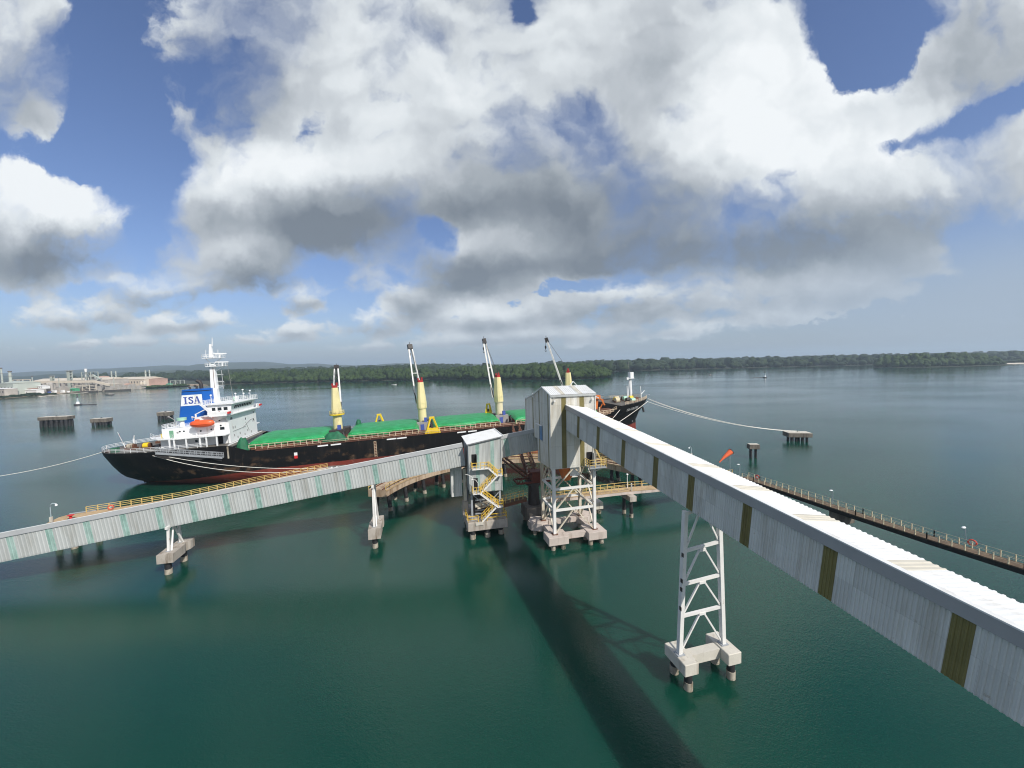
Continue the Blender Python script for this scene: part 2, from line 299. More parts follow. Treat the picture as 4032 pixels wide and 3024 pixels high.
SHADES = [(0.227, 0.363, 0.517, 0.102, 0.0, 0.6), (0.545, 0.257, 0.385, 0.06, 0.07, 0.52), (-0.136, 0.429, 0.265, 0.108, 0.0, 0.34), (-0.517, 0.334, 0.229, 0.054, 0.0, 0.34), (0.181, 0.513, 0.205, 0.072, 0.0, 0.2), (0.77, 0.264, 0.385, 0.054, 0.21, 0.24), (1.174, 0.769, 0.144, 0.168, 0.0, 0.34), (0.369, 0.721, 0.12, 0.181, 0.0, 0.3), (-0.711, 0.612, 0.168, 0.132, 0.0, 0.36), (-0.168, 0.196, 0.156, 0.024, 0.0, 0.25), (-1.215, 0.679, 0.144, 0.144, 0.0, 0.25), (0.273, 0.258, 0.193, 0.048, 0.0, 0.3), (-1.158, 0.291, 0.193, 0.042, 0.0, 0.25), (-0.642, 0.215, 0.12, 0.024, 0.0, 0.25), (-0.459, 0.539, 0.144, 0.072, 0.0, 0.15), (-0.103, 0.754, 0.337, 0.132, 0.0, -0.14), (0.635, 0.66, 0.241, 0.181, 0.0, -0.22), (0.847, 0.509, 0.289, 0.072, 0.17, -0.2), (-1.155, 0.452, 0.181, 0.054, 0.0, -0.2), (-0.081, 0.301, 0.108, 0.036, 0.0, -0.15), (-0.577, 0.519, 0.181, 0.048, 0.0, -0.12)]
HAZE = [(1.132, 0.097, 0.578, 0.15, 0.0, 0.8), (-1.204, 0.044, 0.602, 0.048, 0.0, 0.3), (1.376, 0.232, 0.241, 0.144, 0.0, 0.35)]
HILLS = [(-1.5908, 57.2), (-1.3277, 28.7), (-1.3207, 26.4), (-1.2933, 43.5), (-1.2799, 47.8), (-1.259, 36.4), (-1.2267, 36.0), (-1.1842, 52.6), (-1.156, 46.5), (-1.1149, 58.7), (-1.0911, 63.7), (-1.0616, 57.5), (-1.027, 71.9), (-0.991, 58.9), (-0.9501, 63.6), (-0.9313, 80.9), (-0.9077, 78.4), (-0.886, 74.8), (-0.8597, 91.3), (-0.8346, 75.3), (-0.7996, 77.6), (-0.7666, 83.1), (-0.7334, 103.7), (-0.6885, 110.9), (-0.6753, 112.5), (-0.6412, 99.8), (-0.6171, 76.0), (-0.5923, 59.4), (-0.5593, 66.7), (-0.5256, 76.3), (-0.4962, 50.8), (-0.4507, 48.9), (-0.4113, 35.5), (-0.3487, 34.8), (-0.2886, 54.0), (-0.2577, 34.0), (-0.2221, 34.7), (-0.1636, 20.8), (-0.1095, 18.0), (-0.0574, 21.4), (0.0236, 9.6), (0.1884, 0.9), (0.4522, -6.5), (0.6501, -0.6), (0.9138, 10.2), (1.2437, -7.3), (1.5074, -2.6)]
NEARHILLS = [(-1.5912, 34.9), (-1.4596, 30.5), (-1.3285, 11.2), (-1.2299, 2.1), (-1.1636, 9.7), (-1.0919, 25.3), (-1.0681, 26.0), (-1.0281, 18.3), (-0.9853, 19.0), (-0.9508, 25.2), (-0.9189, 33.2), (-0.8945, 32.6), (-0.8631, 23.9), (-0.8314, 26.4), (-0.7874, 18.9), (-0.7343, 33.9), (-0.6751, 30.4), (-0.6028, 19.6), (-0.5039, 20.3), (-0.405, 21.1), (-0.2072, 16.0), (-0.0094, 15.9), (0.1884, 12.5), (0.4522, 10.2), (0.782, 15.5), (1.1117, 17.5), (1.3754, 20.1)]
# warp the lookup so the cloud outlines billow
wn = wnoise(UV, 3.2, 6., .62); wv = nt.nodes.new('ShaderNodeVectorMath'); wv.operation = 'MULTIPLY_ADD'
L.new(wn.outputs['Color'], wv.inputs[0]); wv.inputs[1].default_value = (.22, .17, 0); wv.inputs[2].default_value = (-.11, -.085, 0)
lowk = wstep(sv, .02, .35, .16, 1.)
wsc = nt.nodes.new('ShaderNodeVectorMath'); wsc.operation = 'SCALE'; L.new(wv.outputs[0], wsc.inputs[0]); L.new(lowk, wsc.inputs['Scale'])
PW = vadd(UV, wsc.outputs[0])
hi = wstep(sv, .08, .34)
def field(v, d):
    a = wnoise(v, 4.0, d, .55, (1, 1.15, 1), (3.1, .7, 0)).outputs['Fac']
    b = wnoise(v, 9., d, .55, (1, 1.8, 1), (7.7, 2.2, 0)).outputs['Fac']
    m = nt.nodes.new('ShaderNodeMix'); m.data_type = 'FLOAT'; L.new(hi, m.inputs[0]); L.new(b, m.inputs[2]); L.new(a, m.inputs[3])
    return m.outputs[0]
n0 = field(PW, 9.)
csum, cgrad, cshade = blobs(PW, CLOUDS + [r[:5] + (0., 0., r[5]) for r in SHADES])
csat = wm('MULTIPLY', wm('TANH', wm('MULTIPLY', csum, 1.25)), .85)
outk = wm('MAXIMUM', wstep(sv, 1.0, 1.5, 0., .45), wstep(wm('ABSOLUTE', su), 1.5, 2.2, 0., .42))  # cloud cover added overhead and out of view to raise ambient light
base = wm('ADD', wm('SUBTRACT', wm('ADD', csat, outk), wstep(sv, .15, .4, .44, .23)), blobs(PW, GAPS)[0])
dens = wm('MULTIPLY_ADD', wm('SUBTRACT', n0, .5), wstep(sv, .05, .4, 1.75, 2.0), base)
soft = wstep(wnoise(UV, 2.2, 2., .5, (1,1,1), (4.4, 9.1, 0)).outputs['Fac'], .38, .62, .30, .95)
soft = wm('MULTIPLY', soft, wstep(sv, .12, .42, .42, 1.))
cov = wm('DIVIDE', dens, soft, clamp=True); cov = wm('MULTIPLY', wm('MULTIPLY', cov, cov), wm('SUBTRACT', 3., wm('MULTIPLY', cov, 2.)))
e0 = field(PW, 3.); e1 = field(vadd(PW, (.016, .035, 0)), 3.)
emb = wm('MULTIPLY', wm('SUBTRACT', e0, e1), wstep(sv, .05, .5, .75, .8))   # lit from above right
sh = wm('ADD', cshade, .30)
fine = wnoise(PW, 1.9, 3., .45, (1, 1.5, 1), (1.3, 5., 0)).outputs['Fac']
sh = wm('MULTIPLY_ADD', wm('SUBTRACT', fine, .5), .5, sh)
sh = wm('MULTIPLY_ADD', cgrad, 1.75, wm('SUBTRACT', sh, emb))
sh = wm('ADD', sh, wstep(dens, .0, .7, -.10, .06))
shp = wm('MAXIMUM', sh, 0.); shp = wm('DIVIDE', wm('MULTIPLY', shp, 1.25), wm('MULTIPLY_ADD', shp, .30, 1.))
ramp = nt.nodes.new('ShaderNodeValToRGB'); L.new(shp, ramp.inputs[0]); cr = ramp.color_ramp
cr.elements[0].position = 0.; cr.elements[0].color = (.82, .85, .865, 1)
cr.elements[1].position = 1.; cr.elements[1].color = (.17, .20, .235, 1)
for p, c in ((.25, (.67, .71, .735)), (.5, (.47, .505, .54)), (.75, (.30, .335, .37))):
    e = cr.elements.new(p); e.color = c4(c)
skyt = nt.nodes.new('ShaderNodeTexSky'); skyt.sky_type = 'NISHITA'; skyt.sun_disc = False
skyt.sun_elevation = ELEV; skyt.sun_rotation = math.atan2(SUNV.x, SUNV.y); skyt.altitude = 20; skyt.air_density = 1.; skyt.dust_density = 1.2; skyt.ozone_density = 1.6
STR = .1
tint = nt.nodes.new('ShaderNodeMix'); tint.data_type = 'RGBA'; tint.blend_type = 'MULTIPLY'; tint.inputs[0].default_value = 1
L.new(skyt.outputs[0], tint.inputs[6]); tint.inputs[7].default_value = (.82, .88, 1.10, 1)
sc10 = nt.nodes.new('ShaderNodeVectorMath'); sc10.operation = 'SCALE'; L.new(ramp.outputs[0], sc10.inputs[0]); sc10.inputs['Scale'].default_value = 1/STR
skyc = wmix(wm('MULTIPLY', cov, .97), tint.outputs[2], sc10.outputs[0])
hz = wm('POWER', .4, wm('DIVIDE', sv, .075))
hz = wm('MAXIMUM', wm('MULTIPLY', hz, .72), blobs(UV, HAZE)[0])
skyc = wmix(wm('MINIMUM', hz, .95), skyc, (.335/STR, .41/STR, .51/STR))
bg = nt.nodes.new('ShaderNodeBackground'); bg.inputs['Strength'].default_value = STR; L.new(skyc, bg.inputs[0])
wo = nt.nodes.new('ShaderNodeOutputWorld'); L.new(bg.outputs[0], wo.inputs[0])
W.cycles.sampling_method = 'MANUAL'; W.cycles.sample_map_resolution = 512

# ------------------------------------------------------------------ water
wm_ = bpy.data.materials.new('harbour water'); wm_.use_nodes = True; wt = wm_.node_tree; WL = wt.links
b = wt.nodes['Principled BSDF']; b.inputs['IOR'].default_value = 1.4; b.inputs['Specular IOR Level'].default_value = .5
g = nd(wt, 'ShaderNodeNewGeometry')
def wpn(scale, detail, sc=(1,1,1), rot=0., rough=.55):
    mp = nd(wt, 'ShaderNodeMapping'); mp.inputs['Scale'].default_value = sc; mp.inputs['Rotation'].default_value = (0, 0, rot); WL.new(g.outputs['Position'], mp.inputs[0])
    n = nd(wt, 'ShaderNodeTexNoise', i_Scale=scale, i_Detail=detail, i_Roughness=rough); WL.new(mp.outputs[0], n.inputs['Vector']); return n.outputs['Fac']
slick = wpn(.012, 5., (.55, 1.3, 1), .25); patch = wpn(.035, 4., (1, 1.6, 1), .3)
cm = nd(wt, 'ShaderNodeMix', data_type='RGBA'); WL.new(patch, cm.inputs[0]); cm.inputs[6].default_value = (.0015, .036, .027, 1); cm.inputs[7].default_value = (.006, .052, .030, 1)
WL.new(cm.outputs[2], b.inputs['Base Color'])
b.subsurface_method = 'BURLEY'; b.inputs['Subsurface Weight'].default_value = 1.; b.inputs['Subsurface Radius'].default_value = (.6, 1., .8); b.inputs['Subsurface Scale'].default_value = 1.5
rr = nd(wt, 'ShaderNodeMapRange', i_1=.35, i_2=.65, i_3=.03, i_4=.10); WL.new(slick, rr.inputs[0]); WL.new(rr.outputs[0], b.inputs['Roughness'])
bs = nd(wt, 'ShaderNodeMapRange', i_1=.38, i_2=.62, i_3=.35, i_4=1.); WL.new(slick, bs.inputs[0])
w1 = wpn(1.9, 5., (1, 1.6, 1), .5, .65); w2 = wpn(.3, 3., (1, 2., 1), .3); w3 = wpn(5., 2., (1, 1.5, 1), .9)
ad = nd(wt, 'ShaderNodeMath', operation='MULTIPLY_ADD'); WL.new(w2, ad.inputs[0]); ad.inputs[1].default_value = .6; WL.new(w1, ad.inputs[2])
ad2 = nd(wt, 'ShaderNodeMath', operation='MULTIPLY_ADD'); WL.new(w3, ad2.inputs[0]); ad2.inputs[1].default_value = .7; WL.new(ad.outputs[0], ad2.inputs[2])
bp = nd(wt, 'ShaderNodeBump', i_Distance=.03); WL.new(ad2.outputs[0], bp.inputs['Height']); WL.new(bs.outputs[0], bp.inputs['Strength']); WL.new(bp.outputs[0], b.inputs['Normal'])
tag(MB().add([(-14000,-600,0),(14000,-600,0),(14000,14000,0),(-14000,14000,0)], [(0,1,2,3)]).build('water', wm_), kind='structure')

# ------------------------------------------------------------------ land, hills, forests
def fol(name, c1, c2, c3, sc):
    m = bpy.data.materials.new(name); m.use_nodes = True; t = m.node_tree; l = t.links; b = t.nodes['Principled BSDF']
    tc = nd(t, 'ShaderNodeTexCoord'); n = nd(t, 'ShaderNodeTexNoise', i_Scale=sc, i_Detail=8., i_Roughness=.7); l.new(tc.outputs['Object'], n.inputs['Vector'])
    r = nd(t, 'ShaderNodeValToRGB'); l.new(n.outputs['Fac'], r.inputs[0]); e = r.color_ramp.elements
    e[0].position = .32; e[0].color = c4(c1); e[1].position = .7; e[1].color = c4(c3); x = e.new(.5); x.color = c4(c2)
    n2 = nd(t, 'ShaderNodeTexNoise', i_Scale=sc*.13, i_Detail=3.); l.new(tc.outputs['Object'], n2.inputs['Vector'])
    r2 = nd(t, 'ShaderNodeValToRGB'); l.new(n2.outputs['Fac'], r2.inputs[0]); r2.color_ramp.elements[0].position = .36; r2.color_ramp.elements[0].color = (.62,.72,.66,1); r2.color_ramp.elements[1].position = .64; r2.color_ramp.elements[1].color = (1.45,1.3,1.05,1)
    mx = nd(t, 'ShaderNodeMix', data_type='RGBA', blend_type='MULTIPLY'); mx.inputs[0].default_value = 1; l.new(r.outputs[0], mx.inputs[6]); l.new(r2.outputs[0], mx.inputs[7])
    l.new(mx.outputs[2], b.inputs['Base Color']); b.inputs['Roughness'].default_value = .75; b.inputs['Specular IOR Level'].default_value = .2
    bp = nd(t, 'ShaderNodeBump', i_Strength=.9, i_Distance=.6/sc*.25); l.new(n.outputs['Fac'], bp.inputs['Height']); l.new(bp.outputs[0], b.inputs['Normal'])
    return m
FOL = fol('mangrove foliage', (.010,.022,.006), (.022,.045,.011), (.044,.074,.019), .55)
FOLF = fol('far forest foliage', (.008,.018,.008), (.015,.030,.011), (.026,.045,.016), .35)
HILL = fol('wooded hillside', (.012,.024,.011), (.022,.038,.016), (.036,.054,.024), .02)
MUD = mat('dark mangrove mud', (.035,.04,.02), .95, .3, .05)

def land(name, pts, m, z=.9):
    mb = MB(); n = len(pts); cx = sum(p[0] for p in pts)/n; cy = sum(p[1] for p in pts)/n
    mb.add([(p[0], p[1], -.3) for p in pts] + [(p[0]+(cx-p[0])*.012, p[1]+(cy-p[1])*.012, z) for p in pts],
           [tuple(range(n, 2*n))] + [(i, (i+1) % n, n+(i+1) % n, n+i) for i in range(n)])
    return tag(mb.build(name, m), kind='structure')
SHL = [(-575,300),(-609.7,457),(-640.9,564.9),(-658.4,657.3),(-612.7,732.7),(-526.4,784.8)]
SHF = [(-526.4,784.8),(-370.4,783.8),(-213,776),(-165,790),(-95,735),(-7,684),(60,650),(119,635),(160,665),(186,721)]
land('land', SHL[:-1] + SHF + [(168,790),(60,880),(-150,1000),(-150,6000),(-9000,6000),(-9000,200)], MUD)
land('works_ground', [(-585,310),(-618,462),(-650,566),(-667,657),(-620,728),(-590,748),(-640,790),(-760,850),(-900,860),(-900,320)], M['earth'], 1.15)
land('far_land', [(200,1066),(274.8,1053.6),(450,1060),(622,1064.8),(1009,1065.7),(1400,1090),(3500,1300),(6000,6000),(-500,6000),(-100,1300),(60,1100)], MUD)
land('island_land', [(817,868),(835,838),(870,806),(960,812),(1030,822),(1089,838),(1115,870),(1040,905),(880,905)], MUD)
land('spit_land', [(1165,905),(1230,880),(1700,900),(1700,1100),(1180,930)], M['sand'], 1.2)
# beach strip along the works
mb = MB()
bp_ = [(-622,505),(-640.5,561),(-657.5,655),(-640,698),(-611,731)]
for a, c in zip(bp_, bp_[1:]):
    mb.add([(a[0]+3,a[1]-1,-.1),(c[0]+3,c[1]-1,-.1),(c[0]-14,c[1]+3,1.25),(a[0]-14,a[1]+3,1.25)], [(0,1,2,3)])
tag(mb.build('beach', M['sand']), kind='structure')

def crowns(name, label, cat, pts, m, nu=8, nv=6, seed=1):
    rnd = random.Random(seed); mb = MB()
    for (x, y, z, r, h) in pts:
        mb.ball((x, y, z+h*.52), r*rnd.uniform(.85,1.2), r*rnd.uniform(.85,1.2), h*.5, nu, nv, .55, rnd.uniform(0, 99))
        for k in range(2):
            a = rnd.uniform(0, 6.28); mb.ball((x+cos(a)*r*.7, y+sin(a)*r*.7, z+h*rnd.uniform(.45,.8)), r*.55, r*.55, h*.24, 6, 5, .6, rnd.uniform(0, 99))
    o = mb.build(name, m); return tag(o, label, cat, kind='stuff')
def shore_pts(line, n, depth, hr, rr, power=1.6, seed=1, z=.5, rise=0.):
    rnd = random.Random(seed); out = []; segs = [(V(a), V(b)) for a, b in zip(line, line[1:])]
    tot = sum((b-a).length for a, b in segs)
    for i in range(n):
        t = rnd.random()*tot
        for a, b in segs:
            l = (b-a).length
            if t <= l: break
            t -= l
        p = a.lerp(b, min(1, t/l)); d = (b-a).normalized(); nrm = V((-d.y, d.x))
        k = rnd.random()**power*depth; q = p + nrm*(k+rnd.uniform(0, 5))
        f = min(1, .55 + k/45)
        h = rnd.uniform(*hr)*f*rnd.choice((.8,.95,1.,1.,1.1,1.2)) + rise*k/depth
        out.append((q.x, q.y, z, rnd.uniform(*rr)*(.8+.3*f)*(1 + k/depth*.8), h))
    return out
crowns('mangrove_forest', 'bright green mangrove wood on the near point of land behind the cranes', 'forest',
       shore_pts([(-575,768),(-526,786),(-370,785),(-213,777),(-165,791),(-95,736),(-7,685),(60,651),(119,636),(160,665),(187,722)], 1500, 150, (15,22), (4.,7.), 1.5, 3), FOL)
crowns('inland_forest', 'dark wood spreading inland behind the mangrove point', 'forest',
       shore_pts([(-1400,1180),(-900,1050),(-560,930),(-300,900),(-150,920),(0,860),(120,760)], 900, 900, (16,24), (7,13), 1.2, 9, .5, 8), FOLF, 7, 5)
crowns('far_forest', 'long dark forest along the far shore to the right', 'forest',
       shore_pts([(205,1072),(275,1060),(450,1066),(622,1070),(1009,1072),(1400,1097),(2300,1200)], 1500, 800, (18,25), (6,10), 1.7, 5, .5, 4), FOLF, 7, 5, 2)
crowns('island_forest', 'small wooded island in front of the far right shore', 'forest',
       shore_pts([(820,866),(838,840),(872,809),(960,815),(1030,825),(1075,838)], 420, 62, (15,24), (4,7), 1.1, 6), FOL, 8, 6, 4)
crowns('shore_bushes', 'low dark bushes on the spit at the right edge of the photo', 'bushes',
       shore_pts([(1195,905),(1260,890),(1600,915)], 60, 40, (7,11), (4,8), 1.1, 8), FOLF, 7, 5, 5)
crowns('beach_scrub', 'dark scrub growing on the beach mound before the red hall', 'bushes',
       shore_pts([(-636,672),(-618,702),(-604,716)], 60, 16, (3.2,5.2), (2.5,4.), 1.1, 18), FOL, 7, 5, 6)
crowns('works_bushes', 'grey green bushes on the bank below the works at the left edge', 'bushes',
       shore_pts([(-612,440),(-628,490),(-642,545)], 60, 16, (2.5,4.5), (2.5,4.5), 1.1, 19), FOLF, 7, 5, 7)

# wooded hills: two ridges, each a real terrain strip (azimuth tangent, crest height) at its own distance
def ridge(name, crest, dist, width, m, seed, rows=12, sub=5):
    mb = MB(); cols = []
    xs = [c[0] for c in crest]
    def hgt(u):
        for (a, ha), (c, hc) in zip(crest, crest[1:]):
            if a <= u <= c:
                k = (u-a)/(c-a); k = k*k*(3-2*k); return ha + (hc-ha)*k
        return crest[-1][1]
    n = int((xs[-1]-xs[0])/.004); vs = []
    for i in range(n+1):
        u = xs[0] + (xs[-1]-xs[0])*i/n; h = hgt(u)
        for j in range(rows+1):
            t = j/rows; y = dist - width*.5 + width*t; x = u*dist + (mnoise.noise(V((i*.13, j*.4, seed)))*25)
            k = sin(pi*min(1, t*1.0))**.8
            z = h*k + (mnoise.noise(V((x*.02, y*.02, seed)))*5 + mnoise.noise(V((x*.006, y*.006, seed+3)))*12)*k*(.35 if j == rows//2 else 1) - (5 if j in (0, rows) else 0)
            vs.append((x, y, z))
    q = rows+1
    mb.add(vs, [(i*q+j, (i+1)*q+j, (i+1)*q+j+1, i*q+j+1) for i in range(n) for j in range(rows)], True)
    return tag(mb.build(name, m), kind='structure')
ridge('hills', HILLS, 4600, 2400, HILL, 2)
ridge('near_hills', NEARHILLS, 2500, 900, HILL, 5)
# ================================================================== JETTY
JZ = R(14.)
J1 = V((cos(JZ), sin(JZ), 0)); J2 = V((-sin(JZ), cos(JZ), 0))
def jp(o, u, v, z=0): return V((o[0], o[1], 0)) + J1*u + J2*v + V((0, 0, z))

def add_piles(parent, pts, zt, r=.42, rake=None, sleeve=True, name='pile'):
    for i, p in enumerate(pts):
        rk = rake[i] if rake else (0, 0)
        a = V((p[0], p[1], zt)); f = V((p[0]+rk[0]*(zt+4), p[1]+rk[1]*(zt+4), -4))
        pl = MB().tube(a, f, r, n=12).build(name, M['pile'], parent)
        if sleeve:
            k0 = (zt-.75)/(zt+4); k1 = (zt+.5)/(zt+4)
            MB().tube(a.lerp(f, k0), a.lerp(f, k1), r*1.12, n=12).build('sleeve', M['sleeve'], pl)

# ------------------------------------------------------------ covered galleries
def gallery(name, label, o, d, x0, x1, h, hn, width, drop, strips, sw, mats, roofstrips, pitch):
    """sloping covered conveyor: x along the belt, y to the far side, z square to the belt"""
    d = V(d).normalized(); y = V((-d.y, d.x, 0)).normalized(); z = d.cross(y)
    if y.dot(V((o[0], o[1], 0))) < 0: y = -y; z = -d.cross(y)
    if z.z < 0: z = -z
    sg = -1 if d.cross(y).dot(z) < 0 else 1
    mtx = frame(o, d*sg, y, z)
    g = thing(name, label, 'conveyor gallery', mtx=mtx)
    X = lambda x: x*sg
    a, b = sorted((X(x0), X(x1)))
    MB().add([(a,0.06,0),(b,0.06,0),(b,width,0),(a,width,0),(a,0.06,hn-.03),(b,0.06,hn-.03),(b,width,hn-drop-.03),(a,width,hn-drop-.03)],
             [(0,3,2,1),(4,5,6,7),(0,1,5,4),(1,2,6,5),(2,3,7,6),(3,0,4,7)]).build('gallery_body', mats[1], g)
    # ribbed walls between the translucent strips
    mb = MB(); edges = sorted([X(s) for s in strips]); segs = []; cur = a
    for e in edges:
        lo, hi_ = e, e+sw
        if lo > cur: segs.append((cur, lo))
        cur = max(cur, hi_)
    segs.append((cur, b))
    for s, t in segs:
        if t-s > .05: mb.corr((s, .05, 0), (1,0,0), (0,-1,0), t-s, -.02, h, pitch, .045)
    mb.corr((a, width-.02, 0), (1,0,0), (0,1,0), b-a, 0, h-drop, .4, .04)
    mb.build('wall_sheet', mats[0], g)
    for e in edges:
        if e+sw < a or e > b: continue
        MB().corr((max(e, a), .045, 0), (1,0,0), (0,-1,0), min(e+sw, b)-max(e, a), 0, h, pitch, .04).build('translucent_panel', mats[2], g)
    MB().box(a, -.10, h-.02, b, .05, hn+.03).build('fascia', mats[3], g)
    # roof: ribs run across, falling away from the camera side
    sl = V((0, width+.2, -drop))
    mb = MB(); cur = a; rs = sorted(X(s) for s in roofstrips) if roofstrips else []
    def roofseg(s, t, lift=0):
        return MB().corr((s, -.02, hn+.035+lift), (1,0,0), (0,0,1), t-s, 0, 1, .32 if roofstrips else .4, .05, Vv=sl)
    for e in rs:
        if e > cur: q = roofseg(cur, e); mb.add(q.v, q.f)
        cur = e+.95
    q = roofseg(cur, b); mb.add(q.v, q.f); mb.build('roof', M['roof'], g)
    for e in rs: roofseg(e, e+.95, -.01).build('skylight_panel', M['sky_strip'], g)
    if roofstrips: MB().box(a, -.12, hn+.03, b, .22, hn+.11).build('ridge_cap', M['roof'], g)
    else: MB().box(a, -.12, hn+.03, b, .08, hn+.10).build('ridge_cap', M['roof'], g)
    return g
a_ = R(105.3); s_ = R(5.66)
RD = V((cos(s_)*cos(a_), cos(s_)*sin(a_), sin(s_)))
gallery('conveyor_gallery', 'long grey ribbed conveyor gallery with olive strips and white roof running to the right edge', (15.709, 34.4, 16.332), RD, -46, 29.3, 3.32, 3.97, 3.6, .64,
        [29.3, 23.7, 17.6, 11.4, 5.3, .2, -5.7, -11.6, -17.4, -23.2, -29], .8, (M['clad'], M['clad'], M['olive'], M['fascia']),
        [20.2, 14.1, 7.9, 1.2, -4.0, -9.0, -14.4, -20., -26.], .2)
a_ = R(13.11); s_ = R(7.19)
LD = V((cos(s_)*cos(a_), cos(s_)*sin(a_), sin(s_))); LO = (-52.98, 56.0, 6.506); DD = 4.409
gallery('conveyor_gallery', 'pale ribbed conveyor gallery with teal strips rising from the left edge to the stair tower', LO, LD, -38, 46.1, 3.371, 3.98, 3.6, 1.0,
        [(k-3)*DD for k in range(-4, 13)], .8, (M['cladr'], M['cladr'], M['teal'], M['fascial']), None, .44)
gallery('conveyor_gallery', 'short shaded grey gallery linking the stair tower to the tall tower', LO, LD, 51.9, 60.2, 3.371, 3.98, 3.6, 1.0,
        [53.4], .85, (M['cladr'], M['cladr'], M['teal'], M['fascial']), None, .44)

# ------------------------------------------------------------ gallery supports
def support_small(label, o, w, l, zb, zt, legtop, group):
    s = thing('gallery_support', label, 'trestle', (o[0], o[1], 0), JZ, group)
    MB().prism([(0,0),(w,0),(w,l*.55),(w-.25,l*.68),(w+.1,l*.8),(w+.1,l),(.1,l),(.1,l*.72),(-.1,l*.6)], zb, zt).build('pile_cap', M['conc'], s)
    add_piles(s, [(w*.48, .75), (w*.5, l-.9)], zb)
    for v, lean, top in ((1.25, .25, legtop), (l-1.25, -.25, legtop)):
        lg = MB().bar((w*.5-.1, v, zt), (w*.5-.1, v+lean, top), .3).build('leg', M['wsteel'], s)
        MB().box(w*.5-.4, v-.3, zt, w*.5+.2, v+.3, zt+.06).build('base_plate', M['gsteel'], lg)
    br('brace', M['wsteel'], s, (w*.5+.25, 1.3, zt), (w*.5-.1, l*.5, legtop-.2), .2)
    br('brace', M['wsteel'], s, (w*.5+.25, l-1.3, zt), (w*.5-.1, l*.5, legtop-.2), .2)
    br('cross_beam', M['wsteel'], s, (w*.5-.1, 1., legtop-.05), (w*.5-.1, l-1., legtop-.05), .35)
    return s
support_small('short white trestle on a weathered concrete cap under the left gallery', (-52.3, 54.5), 2.05, 5.5, 1.9, 3.2, 6.75, 'trestles under the left gallery')
support_small('tall white post trestle on a pale cap nearer the stair tower', (-24.0, 61.2), 1.95, 6.0, 1.7, 3.3, 10.1, 'trestles under the left gallery')

s = thing('gallery_support', 'tall white lattice trestle standing alone under the right gallery', 'trestle', (14.8, 32.75, 0), JZ)
for u in (0, 4.65):
    MB().bevbox(u, 0, 1.6, u+1.45, 2.95, 2.72, .05).build('pile_cap', M['conclight'], s)
add_piles(s, [(.72, .5), (.72, 2.45), (5.37, .5), (5.37, 2.45)], 1.6, .36)
bx('tie_beam', M['conclight'], s, 1.46, 1.0, 1.68, 4.64, 1.85, 2.6)
lb, lt = V((.45, 1.35, 2.72)), V((1.05, 1.35, 16.15)); rb_, rt_ = V((5.25, 1.35, 2.72)), V((4.65, 1.35, 16.7))
for p, q in ((lb, lt), (rb_, rt_)):
    lg = MB().bar(p, q, .42, .38).build('leg', M['wsteel'], s)
    MB().box(p.x-.38, p.y-.34, 2.722, p.x+.38, p.y+.34, 2.80).build('base_plate', M['gsteel'], lg)
lev = [2.9, 6.3, 9.3, 12.4, 15.9]
def tx(z): k = (z-2.72)/13.43; return lb.lerp(lt, k), rb_.lerp(rt_, k)
for i, z in enumerate(lev[1:]):
    p, q = tx(z); br('cross_beam', M['wsteel'], s, p, q, .22, .26)
    p0_, q0_ = tx(lev[i]+.1); mid = (p+q)/2 - V((0, 0, .15))
    br('brace', M['wsteel'], s, p0_+V((.15,0,0)), mid-V((.2,0,0)), .15); br('brace', M['wsteel'], s, q0_-V((.15,0,0)), mid+V((.2,0,0)), .15)
    MB().box(mid.x-.35, mid.y-.14, z-.22, mid.x+.35, mid.y+.14, z+.02).build('gusset_plate', M['wsteel'], s)
for z in (8.8, 9.6, 12.0, 7.0): MB().box(tx(z)[0].x-.25, 1.05, z, tx(z)[0].x-.19, 1.3, z+.35).build('bracket', M['darksteel'], s)

# ------------------------------------------------------------ tall transfer tower
T = thing('transfer_tower', 'tall grey clad transfer tower with white roof where the galleries meet', 'tower', (6.3, 60.6, 0), JZ)
U0, U1, VF, VB = -.4, 7.2, -.3, 6.0
prof = [(VF,12.9),(6.9,12.65),(6.8,16.6),(13.2,16.1),(15.4,16.7),(14.0,19.7),(13.8,23.0),(8.5,24.25),(3.6,25.8),(VF,24.75)]
MB().extrude([(U0+.05, max(v, VF+.05), z) for v, z in prof], (U1-U0-.1, 0, 0)).build('tower_body', M['towerclad'], T)
def interp(tab, u):
    for (a, za), (b, zb) in zip(tab, tab[1:]):
        if a <= u <= b: return za + (zb-za)*(u-a)/(b-a)
    return tab[-1][1] if u > tab[-1][0] else tab[0][1]
topT = [(-.3,24.75),(3.6,25.8),(8.5,24.25),(13.8,23.0)]; botT = [(-.3,12.9),(6.84,12.65),(6.86,16.6),(13.2,16.1),(13.8,16.3)]
mb = MB(); strv = [(1.2-.45, 1.2), (5.4, 5.85), (9.0, 9.4)]; cur = VF; segs = []
for lo, hi_ in strv + [(13.8, 13.8)]:
    segs.append((cur, lo)); cur = hi_
for s0, s1 in segs:
    mb.corr((U0+.04, s0, 0), (0,1,0), (-1,0,0), s1-s0, lambda u, s0=s0: interp(botT, s0+u), lambda u, s0=s0: interp(topT, s0+u)-.05, .33, .04)
mb.build('side_sheet', M['towerclad'], T)
for lo, hi_ in strv:
    MB().corr((U0+.04, lo, 0), (0,1,0), (-1,0,0), hi_-lo, lambda u, s0=lo: interp(botT, s0+u)+.02, lambda u, s0=lo: interp(topT, s0+u)-.1, .2, .035).build('translucent_panel', M['olive'], T)
mb = MB(); cur = U0
for lo in (1.4, 4.5): mb.corr((cur, VF+.04, 0), (1,0,0), (0,-1,0), lo-cur, 12.9, 24.6, .2, .04); cur = lo+.8
mb.corr((cur, VF+.04, 0), (1,0,0), (0,-1,0), U1-cur, 12.85, 24.6, .2, .04); mb.build('front_sheet', M['towerclad'], T)
